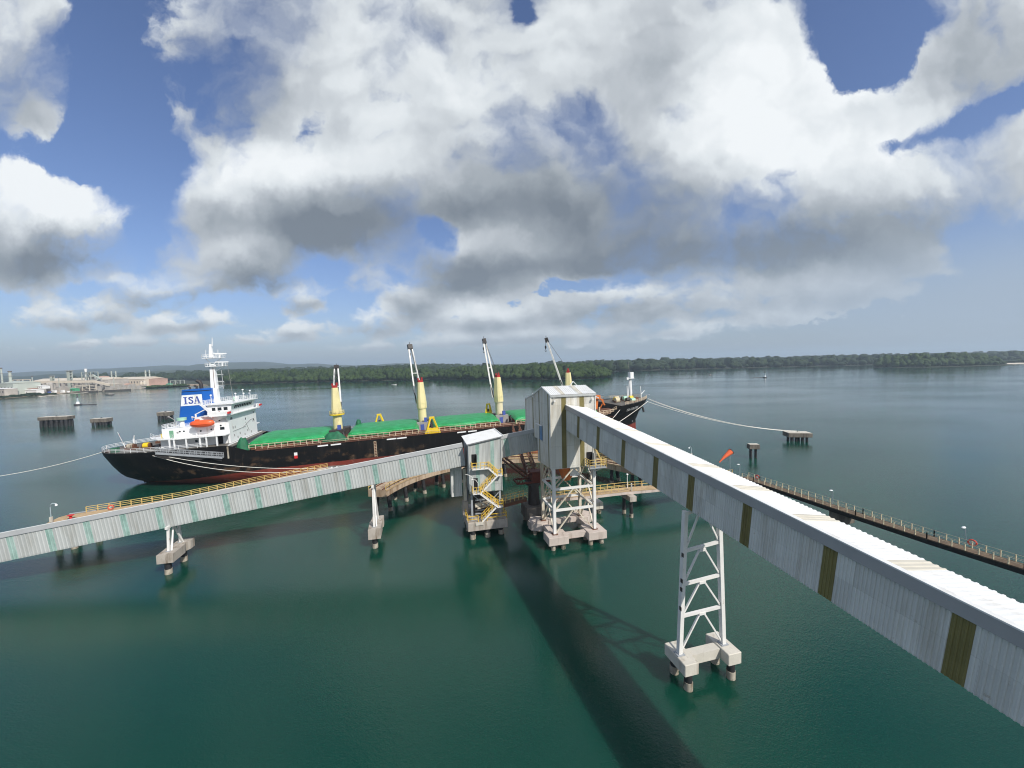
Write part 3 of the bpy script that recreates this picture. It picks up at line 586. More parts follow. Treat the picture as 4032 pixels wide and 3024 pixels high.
for lo in (1.4, 4.5): MB().corr((lo, VF+.035, 0), (1,0,0), (0,-1,0), .8, 12.95, 24.3, .2, .035).build('translucent_panel', M['olive'], T)
for a, b in (((U0-.03,VF-.03,12.8),(U0-.03,VF-.03,24.8)), ((U1+.03,VF-.03,12.8),(U1+.03,VF-.03,24.8)), ((U0-.02,13.85,16.4),(U0-.02,13.85,23.))):
    br('corner_flashing', M['towerclad'], T, a, b, .16)
mb = MB()
for (v0, z0), (v1, z1), p in (((VF-.15, 24.72), (3.6, 25.85), .32), ((3.6, 25.85), (8.5, 24.3), .32), ((8.5, 24.3), (14.0, 23.02), .32)):
    mb.corr((U0-.12, v0, z0+.04), (1,0,0), (0,0,1), U1-U0+.3, 0, 1, p, .05, Vv=(0, v1-v0, z1-z0))
mb.build('roof', M['roof'], T)
for u in (1.3, 4.3): MB().corr((u, VF-.15, 24.785), (1,0,0), (0,0,1), .75, 0, 1, .32, .05, Vv=(0, 3.75, 1.13)).build('skylight_panel', M['sky_strip'], T)
bx('eave_gutter', M['cladr'], T, U0-.1, VF-.22, 24.42, U1+.15, VF-.06, 24.74)
for (v0, z0), (v1, z1) in zip(topT, topT[1:]): br('verge_flashing', M['roof'], T, (U0-.12, v0-.1 if v0 < 0 else v0, z0+.03), (U0-.12, v1, z1+.03), .1, .22)
for u, v in ((.1, VF-.3), (6.6, VF-.3), (U0-.25, 8.4)): 
    lf = bx('floodlight', M['wsteel'], T, u-.12, v-.2, 23.75, u+.2, v+.1, 23.95); br('bracket', M['wsteel'], lf, (u, v+.1, 23.9), (u, v+.1, 24.5), .05)
bwn = bx('louvre_window', M['bluewin'], T, U0-.1, 3.9, 16.75, U0-.05, 5.3, 19.2); bx('window_hood', M['wsteel'], bwn, U0-.4, 3.7, 19.25, U0-.04, 6.6, 19.33)
bx('vent_opening', M['darkvoid'], T, U0-.08, 9.02, 16.6, U0-.05, 9.38, 17.9)
dr = bx('doorway', M['darkvoid'], T, 5.62, VF-.09, 13.1, 6.6, VF-.05, 15.25); bx('door', M['clad'], dr, 6.55, VF-.95, 13.12, 6.6, VF-.07, 15.2)
pf = bx('platform', M['gsteel'], T, 5.3, VF-1.9, 12.95, 8.2, VF-.1, 13.1)
MB().rail([(5.3,VF-.2,13.1),(5.3,VF-1.85,13.1),(8.15,VF-1.85,13.1),(8.15,VF-.2,13.1)], 1.25, 1., 3, .035, .045).build('railing', M['paleyellow'], pf)
br('knee_brace', M['wsteel'], pf, (7.9,VF-1.6,12.95), (7.0,VF+.2,11.9), .16); br('knee_brace', M['wsteel'], pf, (5.5,VF-1.6,12.95), (5.9,VF+.2,11.9), .16)
MB().bar((7.9,VF-1.4,13.1),(6.8,VF-.2,16.2),.12).bar((8.1,VF-1.1,13.1),(7.0,VF-.1,16.2),.12).build('ladder', M['paleyellow'], pf)
for x_, y_ in ((0,0),(7.,0),(0,5.8),(7.,5.8)):
    lg = MB().bar((x_, y_, 2.25), (x_, y_, 12.9), .5, .46).build('leg', M['wsteel' if y_ == 0 else 'rsteel'], T)
    bx('base_plate', M['rust'], lg, x_-.45, y_-.45, 2.252, x_+.45, y_+.45, 2.33)
def chevron(a, b, zs):
    a, b = V(a), V(b); mid = (a+b)/2; dr_ = (b-a).normalized()
    for k in range(len(zs)-1):
        z0, z1 = zs[k], zs[k+1]
        for p, sgn in ((a, 1), (b, -1)):
            br('brace', M['rsteel'], T, (p.x+dr_.x*.3*sgn, p.y+dr_.y*.3*sgn, z0+.15), (mid.x-dr_.x*.25*sgn, mid.y-dr_.y*.25*sgn, z1-.2), .2)
        if z1 < 12.5: br('cross_beam', M['wsteel'], T, (a.x+dr_.x*.24, a.y+dr_.y*.24, z1), (b.x-dr_.x*.24, b.y-dr_.y*.24, z1), .3, .36)
for a, b in (((0,0),(7,0)), ((0,0),(0,5.8)), ((7,0),(7,5.8)), ((0,5.8),(7,5.8))): chevron((a[0],a[1],0), (b[0],b[1],0), (2.3, 6.1, 9.55, 12.8))
def cap(u, v, ang, name='pile_cap'):
    o = MB().prism([(-1.65,-1.45),(1.65,-1.45),(1.65,.9),(.9,1.75),(-.9,1.75),(-1.65,.9)], .95, 2.25)
    mt = Matrix.Rotation(ang, 4, 'Z'); o.v = [tuple(mt @ V(p) + V((u, v, 0))) for p in o.v]
    return o.build(name, M['concpink'], T)
MB().bevbox(-1.4, -1.3, .95, 1.95, 1.5, 2.25, .05).build('pile_cap', M['concpink'], T)
MB().bevbox(5.4, -1.3, .95, 8.6, 2.1, 2.25, .05).build('pile_cap', M['concpink'], T)
cap(-.7, 6.2, R(150)); cap(7.6, 6.6, R(-140))
for b_ in ((1.96,-.3,1.3,5.39,.6,2.1), (-.45,1.51,1.3,.45,4.6,2.1), (6.5,2.11,1.3,7.4,5.2,2.1), (1.0,5.6,1.3,6.2,6.5,2.1)): bx('tie_beam', M['concpink'], T, *b_)
add_piles(T, [(-.5,-.6),(1.2,-.6),(-.5,.8),(1.2,.8),(6.,-.6),(7.9,-.6),(6.,1.3),(7.9,1.3),(-1.6,5.6),(-.2,6.9),(7.,6.),(8.4,7.2)], .95, .33)
# chute and hopper hanging inside the legs
ch = MB().loft([[(2.2,1.8,12.75),(5.2,1.8,12.75),(5.2,4.6,12.75),(2.2,4.6,12.75)],[(2.5,2.2,11.4),(4.6,2.2,11.4),(4.6,4.2,11.4),(2.5,4.2,11.4)],[(2.9,2.7,9.9),(3.9,2.7,9.9),(3.9,3.8,9.9),(2.9,3.8,9.9)]], smooth=False).build('chute', M['orange'], T)
bx('chute_skirt', M['white'], ch, 3.6, 1.75, 10.9, 5.25, 1.9, 12.7)

# cream pile cap with a grey column behind the tower legs
s = thing('mooring_block', 'cream concrete block with a slim grey column behind the tower legs', 'pile cap', (15.2, 73.4, 0), JZ)
MB().bevbox(0, 0, .95, 2.2, 2.4, 2.3, .05).build('pile_cap', M['conclight'], s)
add_piles(s, [(.6,.6),(1.6,.6),(1.6,1.8)], .95, .33); br('column', M['wsteel'], s, (.45, .9, 2.3), (.3, .9, 12.4), .3)

# ------------------------------------------------------------ stair tower
S = thing('stair_tower', 'pale grey stair tower with yellow zigzag stairs on a brown concrete base', 'tower', (-7.4, 65.1, 0), JZ)
cu0, cu1, cv0, cv1 = -.3, 5.3, -.3, 7.0
MB().extrude([(cu0+.05,cv0+.05,7.9),(cu1-.05,cv0+.05,7.9),(cu1-.05,cv0+.05,17.25),(cu0+.05,cv0+.05,16.35)], (0, cv1-cv0-.1, 0)).build('tower_body', M['cladr'], S)
tp = lambda u: 16.35 + .9*(u-cu0)/(cu1-cu0)
mb = MB(); cur = cu0
for lo in (.85, 3.45): mb.corr((cur, cv0+.04, 0), (1,0,0), (0,-1,0), lo-cur, 7.85, lambda u, c=cur: tp(c+u), .22, .04); cur = lo+.62
mb.corr((cur, cv0+.04, 0), (1,0,0), (0,-1,0), cu1-cur, 7.85, lambda u, c=cur: tp(c+u), .22, .04)
mb.corr((cu0+.04, cv0, 0), (0,1,0), (-1,0,0), cv1-cv0, 7.85, 16.35, .22, .04)
mb.build('wall_sheet', M['cladr'], S)
for lo in (.85, 3.45):
    MB().corr((lo, cv0+.035, 0), (1,0,0), (0,-1,0), .62, 7.9, lambda u, c=lo: tp(c+u)-.15, .21, .035).build('translucent_panel', M['teal'], S)
for u, zt in ((cu0-.02, 16.35), (cu1+.02, 17.25)): br('corner_flashing', M['cladr'], S, (u, cv0-.02, 7.8), (u, cv0-.02, zt), .15)
mb = MB(); sl_ = .9/5.6
mb.corr((cu0-.35, cv0-.35, 16.42-.3*sl_), (0,1,0), (0,0,1), cv1-cv0+.7, 0, 1, .5, .04, Vv=(cu1-cu0+.75, 0, .9+.15)); mb.build('roof', M['roof'], S)
MB().add([(cu0-.34,cv0-.33,16.2),(cu1+.4,cv0-.33,17.28),(cu1+.4,cv0-.33,17.44),(cu0-.34,cv0-.33,16.38)], [(0,1,2,3)]).extrude([(cu0-.34,cv0-.33,16.2),(cu1+.4,cv0-.33,17.26),(cu1+.4,cv0-.33,17.42),(cu0-.34,cv0-.33,16.36)], (0,.06,0)).build('eave_flashing', M['fascial'], S)
br('ridge_flashing', M['roof'], S, (cu1+.38, cv0-.3, 17.42), (cu1+.38, cv1+.3, 17.42), .16, .2)
for u0, z0, z1 in ((.15, 12.6, 14.55), (.3, 8.35, 10.4)):
    d_ = bx('doorway', M['darkvoid'], S, u0, cv0-.085, z0, u0+.78, cv0-.045, z1)
bx('door', M['cladr'], S, .95, cv0-.8, 12.65, 1.0, cv0-.09, 14.6)
for x_, y_ in ((0,0),(4.95,0),(0,6.3),(4.95,6.3)):
    lg = br('leg', M['gsteel'], S, (x_, y_, 3.0), (x_, y_, 7.9), .32); bx('base_plate', M['gsteel'], lg, x_-.35, y_-.35, 3.002, x_+.35, y_+.35, 3.07)
for a, b in (((0,0),(4.95,0)), ((0,0),(0,6.3)), ((4.95,0),(4.95,6.3))):
    br('brace', M['gsteel'], S, (a[0],a[1],7.6), ((a[0]+b[0])/2,(a[1]+b[1])/2,5.2), .14); br('brace', M['gsteel'], S, (b[0],b[1],7.6), ((a[0]+b[0])/2,(a[1]+b[1])/2,5.2), .14)
MB().bevbox(-.95, -1.2, 1.5, 5.95, 7.7, 3.0, .05).build('pile_cap', M['conc'], S)
bx('cap_step', M['conclight'], S, .35, -1.35, 2.5, 1.7, -1.21, 2.98)
add_piles(S, [(0,-.5),(2.5,-.4),(4.9,.1),(-.2,3),(4.9,3.4),(0,6.9),(4.9,6.9)], 1.5, .45, rake=[(-.06,-.05),(.0,-.06),(.1,-.05),(-.1,0),(.1,0),(-.1,.1),(.1,.1)])
# drive machinery seen between the legs
mc = bx('conveyor_drive', M['darksteel'], S, .8, 1.2, 3.02, 4.3, 5.6, 6.4)
for k in range(5): bx('louvre', M['gsteel'], mc, .7, 1.0, 3.5+k*.6, 2.4, 1.14, 3.72+k*.6)
MB().bar((.6,.5,5.3),(4.4,.8,5.7),.5).bar((1.,.4,4.8),(4.,.5,5.2),.25).build('pipe_bundle', M['rsteel'], S)
# stairs in front
def flight(u0, z0, u1, z1, v, st):
    dn = V((u1-u0, 0, z1-z0)); n = max(4, round(abs(z1-z0)/.24)); mb = MB()
    for o in (0, .78): mb.bar((u0, v+o, z0-.1), (u1, v+o, z1-.1), .07, .26)
    for i in range(n): t = (i+.5)/n; mb.box(min(u0,u1)*0+u0+dn.x*t-.13, v+.04, z0+dn.z*t-.03, u0+dn.x*t+.13, v+.74, z0+dn.z*t)
    f = mb.build('stair_flight', M['wsteel'], st)
    MB().rail([(u0,v-.01,z0),(u1,v-.01,z1)], 1.0, .75, 2, .035).rail([(u0,v+.79,z0),(u1,v+.79,z1)], 1.0, .75, 2, .035).build('railing', M['yellow'], f)
def landing(u0, u1, z, v0, v1, st, sides):
    f = MB().box(u0, v0, z-.16, u1, v1, z).build('landing', M['wsteel'], st)
    P = {'f': [(u0,v0+.02,z),(u1,v0+.02,z)], 'l': [(u0+.02,v0,z),(u0+.02,v1,z)], 'r': [(u1-.02,v0,z),(u1-.02,v1,z)]}
    mb = MB()
    for k in sides: mb.rail(P[k], 1.05, .8, 2, .035)
    mb.build('railing', M['yellow'], f)
V0 = -1.35
landing(.05, 2.9, 12.2, V0, cv0-.1, S, 'fl'); flight(2.9, 12.2, 4.3, 10.8, V0, S); landing(4.3, 5.25, 10.8, V0-.0, cv0-.1, S, 'fr')
flight(4.35, 10.8, 1.35, 8.05, V0+.02, S); landing(.05, 1.35, 8.0, V0, cv0-.1, S, 'fl'); flight(1.3, 8.0, 4.4, 5.3, V0-.02, S)
landing(4.4, 5.25, 5.3, V0, cv0-.1, S, 'fr'); flight(4.0, 5.3, 1.5, 3.05, V0+.12, S)
MB().rail([(-.85,7.5,3),(-.85,-1.1,3),(.9,-1.1,3)], 1.1, 1.2, 2, .04).rail([(2.4,-1.1,3),(5.85,-1.1,3),(5.85,1.5,3)], 1.1, 1.4, 2, .04).build('railing', M['yellow'], S)
MB().path([(.15,V0,8.0),(.2,V0,10.3),(.0,V0,10.9),(-.5,V0,11.3),(-1.1,V0,11.5)], .05).path([(.9,V0-.1,8.),(.95,V0-.1,9.8),(.6,V0-.1,10.4),(-.2,V0-.1,10.6)], .05).build('lamp_pole', M['wsteel'], S)
# take-up box hanging under the gallery beside the tower
H = thing('take_up_housing', 'grey ribbed box hanging under the left gallery beside the stair tower', 'housing', (-7.4, 65.1, 0), JZ)
bx('box_body', M['clad'], H, -3.05, 3.55, 6.2, -1.25, 5.4, 11.6)
MB().corr((-3.1, 3.54, 0), (1,0,0), (0,-1,0), 1.9, 6.2, 11.6, .3, .05).corr((-3.1, 3.5, 0), (0,1,0), (-1,0,0), 1.9, 6.2, 11.6, .3, .05).build('wall_sheet', M['clad'], H)
bx('slot_opening', M['plantpale'], H, -2.66, 3.44, 6.4, -2.46, 3.48, 11.0)
br('hanger_post', M['rsteel'], H, (-.75, 3.2, 5.4), (-.75, 3.2, 11.3), .55); bx('hanger_beam', M['rust'], H, -3.2, 3.0, 11.62, -.4, 6.6, 11.8)
bx('hanger_foot', M['conc'], H, -1.3, 2.6, 3.0, -.35, 3.8, 5.4)

# ------------------------------------------------------------ curved loader beam on raked piles
BC = V((3., 71., 0)); RI, RO = 29.3, 33.2
B = thing('curved_beam_jetty', 'curved rust stained concrete beam with yellow railings in front of the ship', 'jetty', BC)
def arc(r, a, z): return (r*cos(a), r*sin(a), z)
A0, A1, N = R(170), R(28), 44; angs = [A0+(A1-A0)*i/N for i in range(N+1)]
MB().loft([[arc(RI,a,3.55), arc(RO,a,3.55), arc(RO,a,5.), arc(RI,a,5.)] for a in angs], smooth=False).build('beam', M['concrust'], B)
for r in (RI+.75, RO-.75): MB().loft([[arc(r-.08,a,5.), arc(r+.08,a,5.), arc(r+.08,a,5.2), arc(r-.08,a,5.2)] for a in angs], smooth=False).build('rail_track', M['rust'], B)
MB().loft([[arc(RI-.15,a,4.72), arc(RI-.01,a,4.72), arc(RI-.01,a,5.06), arc(RI-.15,a,5.06)] for a in angs], smooth=False).build('walkway_edge', M['tan'], B)
for r in (RI+.05, RO-.1):
    MB().rail([arc(r, a, 5.) for a in angs], 1.05, 1.7, 2, .04).build('railing', M['paleyellow'], B)
pts, rk = [], []
for i in range(13):
    a = A0 + (A1-A0)*(i+.35)/13
    for r, o in ((RI+.7, -.10), (RO-.7, .14)):
        pts.append((r*cos(a), r*sin(a))); rk.append((o*cos(a)+.05*sin(a), o*sin(a)-.05*cos(a)))
add_piles(B, pts, 3.55, .42, rk)

# ------------------------------------------------------------ ship loader under the tower
P = thing('ship_loader', 'rusty red slewing ship loader on a dark pivot column under the tall tower', 'ship loader', (3.6, 71.2, 0), JZ)
MB().bevbox(-2., -2., 1., 2., 2., 3.4, .08).build('pivot_base', M['concdark'], P)
add_piles(P, [(-1.3,-1.3),(1.3,-1.3),(-1.3,1.3),(1.3,1.3)], 1., .45)
MB().tube((0,0,3.4), (0,0,7.2), 1.15, .95, 16).tube((0,0,7.2), (0,0,7.7), 1.6, n=16).build('pivot_column', M['darksteel'], P)
MB().bar((-3.4,-1.2,7.85),(3.2,-1.2,7.85),.22,.35).bar((-3.4,1.6,7.85),(3.2,1.6,7.85),.22,.35).bar((-3.4,-1.2,7.85),(-3.4,1.6,7.85),.22,.35).bar((-3.3,-1.2,8.),(-1.0,-1.2,9.7),.14).bar((-1.0,-1.2,9.7),(3.,-1.2,9.7),.14).build('slew_frame', M['redmach'], P)
bx('machinery_house', M['redmach'], P, -.6, -1.4, 8.05, 1.9, 1.2, 9.6)
MB().rail([(-3.4,-1.25,8.),(-.7,-1.25,8.)], 1.1, .9, 2, .035).build('railing', M['rust'], P)
mb = MB()
bo, be = V((0,1.5,8.2)), V((6., 36., 11.))
for o in ((-.9,0,0),(.9,0,0),(-.9,0,1.9),(.9,0,1.9)): mb.bar(bo+V(o), be+V(o), .22)
for i in range(18):
    p, q = bo.lerp(be, i/18), bo.lerp(be, (i+1)/18)
    for s_x in (-.9, .9): mb.bar(p+V((s_x,0,0)), q+V((s_x,0,1.9)), .12)
    mb.bar(p+V((-.9,0,0)), p+V((.9,0,0)), .12)
mb.build('boom', M['rust'], P)
MB().bar((-1.2,.6,8.2),(-4.6,8.,10.6),.3).bar((-.2,.6,8.2),(-3.6,8.,10.6),.3).bar((-2.,2.6,9.),(-1.1,2.6,9.),.16).bar((-3.4,5.4,9.9),(-2.4,5.4,9.9),.16).build('feed_arm', M['rust'], P)

# ------------------------------------------------------------ walkways
def walkway(name, label, pts, w, z, deck, girder, railm, sp, near=True, far=True, gh=.55, rh=1.0, nr=2, rt=.035):
    """deck sheet with girders under it, railings on either side; pts is the near edge"""
    o = thing(name, label, 'walkway', (pts[0][0], pts[0][1], 0)); P = [V((p[0]-pts[0][0], p[1]-pts[0][1], z)) for p in pts]
    off = []
    for i, p in enumerate(P):
        d = (P[min(i+1, len(P)-1)] - P[max(i-1, 0)]).normalized(); off.append(V((-d.y, d.x, 0))*w)
    Q = [p+q for p, q in zip(P, off)]
    up = V((0,0,-.14))
    MB().loft([[p, q, q+up, p+up] for p, q in zip(P, Q)], smooth=False).build('deck', deck, o)
    for A in (P, Q):
        k = 1 if A is P else -1
        for a, b in zip(A, A[1:]):
            sh = off[0].normalized()*(.12*k); MB().bar(a+sh-V((0,0,.14+gh/2)), b+sh-V((0,0,.14+gh/2)), .16, gh).build('girder', girder, o)
    if near: MB().rail([p+off[0].normalized()*.05 for p in P], rh, sp, nr, rt, .05).build('railing', railm, o)
    if far: MB().rail([q-off[0].normalized()*.05 for q in Q], rh, sp, nr, rt, .05).build('railing', railm, o)
    return o
walkway('link_walkway', 'brown walkway with yellow rails between the stair tower and the loader pivot', [(-2.35,66.0),(2.3,69.0)], 1.3, 5.3, M['browndeck'], M['rust'], M['paleyellow'], 1.)
w1 = walkway('jetty_walkway', 'cream walkway with yellow railings leading right from the tall tower', [(5.5,68.9),(15.6,70.8),(21.3,72.2),(27.2,73.2),(47.4,79.3)], 2.1, 5., M['tan'], M['concpink'], M['paleyellow'], 1.45, near=False)
MB().rail([(0.,.1,5.),(10.1,2.,5.),(15.6,3.3,5.)], 1., 1.4, 2, .035).build('railing', M['paleyellow'], w1)
w2 = walkway('access_walkway', 'long brown plank walkway with cream posts crossing the right edge', [(47.6,79.2),(48.2,76.4),(53.,58.7),(55.4,50.6),(58.2,42.8),(63.,28.),(72.,0.)], 1.75, 5., M['browndeck'], M['black'], M['cream'], 1.25, gh=.6, rh=.85, rt=.012)
def pier(label, x, y, zb, zt, w, l, pts, r=.36, m='concdark'):
    s = thing('walkway_pier', label, 'pier', (x, y, 0), JZ); MB().bevbox(0, 0, zb, w, l, zt, .04).build('pile_cap', M[m], s); add_piles(s, pts, zb, r, sleeve=True); return s
pier('small concrete pier carrying the cream walkway beside the tall tower', 21.7, 71.0, 3.25, 4.28, 1.4, 3.6, [(.4,2.9),(.7,.8)], .33, 'conc')
pier('dark two legged pier under the brown plank walkway', 53.2, 60.2, 2.9, 4.2, 1.5, 2.9, [(.5,.7),(1.,2.2)], .33)
pier('dark two legged pier under the brown plank walkway', 59.0, 37.0, 2.9, 4.2, 1.5, 2.9, [(.5,.7),(1.,2.2)], .33)['label'] = 'dark pier under the plank walkway just outside the right edge'
# breasting dolphin and diagonal walkway on the left, behind the gallery
D = thing('dolphin_platform', 'tan concrete mooring platform behind the left gallery', 'platform', (-78.6, 63.2, 0))
MB().prism([(0,0),(-1.,2.7),(-.6,3.9),(1.,4.6),(3.6,6.),(6.,3.6),(3.4,.2)], 3.5, 4.93).build('deck', M['tan'], D)
add_piles(D, [(.6,1.),(1.2,3.4),(4.,4.2),(3.,1.2)], 3.5, .4)
MB().bar((-.5,3.85,5.06),(2.6,5.4,5.06),.25,.12).build('kerb', M['gsteel'], D)
walkway('jetty_walkway', 'tan walkway with yellow railings running behind the left gallery to the ship side', [(-75.8,66.),(-64.4,73.2),(-55.6,82.6),(-45.,93.2)], 2.2, 5., M['tan'], M['concrust'], M['paleyellow'], 1.45, near=False, nr=3)
F = thing('breasting_dolphin', 'concrete breasting dolphin at the ship end of the left walkway', 'dolphin', (-46.5, 92.6, 0), JZ)
MB().bevbox(0, 0, 3., 4.5, 4.2, 4.85, .08).build('pile_cap', M['concdark'], F); add_piles(F, [(.8,.8),(3.6,.8),(.8,3.2),(3.6,3.2)], 3., .42)
MB().box(.8,4.21,1.2,3.7,4.7,4.6).build('fender', M['black'], F)
MB().tube((1.6,1.4,4.85),(1.6,1.4,5.2),.22).tube((2.8,1.4,4.85),(2.8,1.4,5.2),.22).build('mooring_hook', M['white'], F)

# ------------------------------------------------------------ lamps, windsock, rings, bollard
def lamp(label, x, y, z, h, kind, rz=0., group='walkway lamps'):
    l = thing('lamp_post', label, 'lamp', (x, y, z), rz, group)
    if kind == 'hook':
        MB().path([(0,0,0),(0,0,h*.8),(.06,0,h*.92),(.25,0,h*.99),(.5,0,h),(.72,0,h*.95)], .065, 8).build('post', M['lamppost'], l)
        hd = MB().tube((.72,0,h*.97),(.82,0,h*.86), .08, .2, 10).build('lamp_head', M['lampwhite'], l)
        MB().box(-.16,-.16,0,.16,.16,h*.28).build('post_base', M['conclight'], l)
    elif kind == 'globe':
        MB().tube((0,0,0),(0,0,h*.92), .06).build('post', M['lampwhite'], l); MB().ball((0,0,h*.95), .22, .22, .17).build('lamp_head', M['lampwhite'], l)
    else:
        MB().path([(0,0,0),(0,0,h*.9),(-.03,0,h*.97),(-.2,0,h)], .045, 6).build('post', M['lamppost'], l)
        MB().ball((-.38,0,h-.02), .34, .2, .1, 10, 6).build('lamp_head', M['lampwhite'], l)
    return l
lamp('grey crook lamp post on the tan platform at far left', -78.2, 63.6, 5., 3.15, 'hook', R(20))
lamp('crook lamp post showing above the white gallery roof', 45.8, 98., 5., 2.3, 'hook', R(200))
lamp('round headed white lamp on the cream walkway beside the tower', 22.1, 74.1, 5., 2.8, 'globe')
lamp('flat headed lamp standing beside the windsock', 47.75, 80.2, 5., 2.45, 'flat', R(10))
lamp('flat headed lamp on the plank walkway nearest the dark pier', 53.4, 63.4, 5., 2.4, 'flat', R(12))
lamp('leaning flat headed lamp above the life ring at the right', 60.0, 50.0, 5., 1.9, 'flat', R(20)).rotation_euler = (0, R(-9), R(20))
s = thing('corner_post', 'short thick cream post on the cream walkway', 'post', (22.4, 72.45, 5.)); MB().tube((0,0,0),(0,0,1.35), .14).ball((0,0,1.35),.15,.15,.1).build('post', M['conclight'], s)
k = thing('windsock', 'orange windsock drooping on a slim pole above the brown walkway', 'windsock', (47.3, 83.1, 5.))
MB().tube((0,0,0),(0,0,5.1), .045).tube((0,0,0),(0,0,.5), .1).build('pole', M['lamppost'], k)
ring = lambda c, d, r: [V(c) + (V((0,1,0))*cos(t) + V(d).cross(V((0,1,0))).normalized()*sin(t))*r for t in [2*pi*i/14 for i in range(14)]]
dd = V((-.80, -.12, -.58)).normalized()
def rr_(c, r): 
    x = dd.cross(V((0,0,1))).normalized(); y = dd.cross(x); return [V(c)+(x*cos(2*pi*i/14)+y*sin(2*pi*i/14))*r for i in range(14)]
c0 = V((.25, 0, 4.55))
MB().loft([rr_(c0, .62), rr_(c0+dd*.55, .55), rr_(c0+dd*.8, .5), rr_(c0+dd*1.1, .46), rr_(c0+dd*1.9, .33)*1, rr_(c0+dd*2.7+V((0,0,-.1)), .2), rr_(c0+dd*3.5+V((0,0,-.25)), .1)], caps=False).build('sock', M['sock'], k)
MB().path(rr_(c0, .63)+rr_(c0, .63)[:1], .04).bar(c0-V((0,0,.62)), c0+V((0,0,.62)), .05).build('hoop', M['darksteel'], k)
def lifering(label, x, y, z, rz, g='life rings on the walkway rails', r=.36):
    b_ = thing('life_ring', label, 'life ring', (x, y, z), rz, g); pts = [(cos(t)*r, 0, sin(t)*r) for t in [2*pi*i/20 for i in range(21)]]
    MB().path(pts, .085, 8).build('ring', M['buoyred'], b_); MB().bar((-r,.02,0),(r,.02,0),.03).bar((0,.02,-r),(0,.02,r),.03).build('grab_line', M['white'], b_); return b_
lifering('orange life ring on the yellow railing behind the left gallery', -73.25, 68.5, 5.55, R(30)); lifering('pale red life ring near the windsock', 49.6, 77.3, 5.55, R(-65)); lifering('red life ring under the leaning lamp', 58.7, 48.2, 5.5, R(-60))
b_ = thing('mooring_bollard', 'red mooring bollard on the tan platform at far left', 'bollard', (-76.4, 64.9, 5.)); MB().tube((0,0,0),(0,0,.42),.2,.17,12).tube((0,0,.42),(0,0,.62),.17,.5,12).ball((0,0,.62),.5,.32,.1,12,6).build('bollard_head', M['redpaint'], b_); bx('base_plate', M['darksteel'], b_, -.4,-.3,0,.4,.3,.05)
# ------------------------------------------------------------ free standing mooring dolphins
def dolphin(label, x, y, w, l, zb, zt, piles, rz, m='concdark', r=.4, hook=True):
    s = thing('mooring_dolphin', label, 'dolphin', (x, y, 0), rz, 'mooring dolphins in the water')
    MB().bevbox(-w/2, -l/2, zb, w/2, l/2, zt, .08).build('pile_cap', M[m], s); bx('cap_top', M['conclight'], s, -w/2+.15, -l/2+.15, zt, w/2-.15, l/2-.15, zt+.05)
    add_piles(s, piles, zb, r, [(p[0]*.006, p[1]*.01) for p in piles], sleeve=False)
    if hook: MB().tube((0,0,zt+.05),(0,0,zt+.5),.25).box(-.6,-.2,zt+.05,.6,.2,zt+.2).build('mooring_hook', M['darksteel'], s)
    return s
dolphin('largest dark dolphin of the three behind the ship stern', -258.5, 217, 14., 5, 3.9, 5.7, [(x_, y_) for x_ in (-5.8,-3.4,-1.,1.4,3.8,5.8) for y_ in (-1.8,0,1.6)], R(10), r=.7)
dolphin('middle pale dolphin of the three behind the ship stern', -235.3, 219, 8., 4.5, 1.7, 3.8, [(x_, y_) for x_ in (-3.,-1.2,.6,2.,3.2) for y_ in (-1.6,1.4)], R(10), 'concdark', .6)
dolphin('squat dolphin showing just left of the blue funnel', -215.7, 238, 6.9, 4.5, 2.2, 4.6, [(x_, y_) for x_ in (-2.7,-1.2,.4,1.6,2.7) for y_ in (-1.6,1.4)], R(10), 'concdark', .6)
dolphin('dark broad dolphin holding the white bow lines', 100.8, 135.2, 7.6, 4.2, 1.5, 3.0, [(x_, y_) for x_ in (-2.4,-1.,1.,2.4) for y_ in (-1.2,1.2)], R(-10), r=.4)
dolphin('small two legged dark pier standing alone in the right water', 71.2, 113., 2.9, 1.8, 2.8, 4.2, [(-.7,0),(.7,0)], R(-6), r=.36, hook=False)
# ================================================================== SHIP (x forward, y to port, z up; trimmed by the stern)
SAZ, TAU = R(14.), R(1.8)
ex = V((cos(SAZ)*cos(TAU), sin(SAZ)*cos(TAU), sin(TAU))); ey = V((-sin(SAZ), cos(SAZ), 0)); ez = ex.cross(ey)
SO = V((-100.6, 103.7, 0)); SM = frame(SO, ex, ey, ez)
def sw(x, y, z): return SM @ V((x, y, z))
SHIP = thing('cargo_ship', 'black hulled bulk carrier with four cream cranes moored beyond the jetty', 'ship', mtx=SM)
HB = 12.
def pw(tab, t):
    if t <= tab[0][0]: return tab[0][1]
    for (a, x), (b, y) in zip(tab, tab[1:]):
        if t <= b: return x + (y-x)*(t-a)/(b-a)
    return tab[-1][1]
XS = [(-6.5,9),(-2,8),(0,4),(.5,-.7),(1.2,-3.6),(3.2,-5.5),(5.6,-6.8),(8.2,-7.6),(11,-8.2)]
XB = [(-6.5,148.5),(-.3,150.2),(2.2,150.1),(4.1,150.5),(6.6,151.8),(9.6,154.2),(11.5,155.2),(13,156)]
ZT = [(-9,9.7),(25.2,9.7),(30.5,7.55),(40,7.55),(115,7.6),(132,8.2),(134,8.5),(138.2,10.6),(156,11.3)]
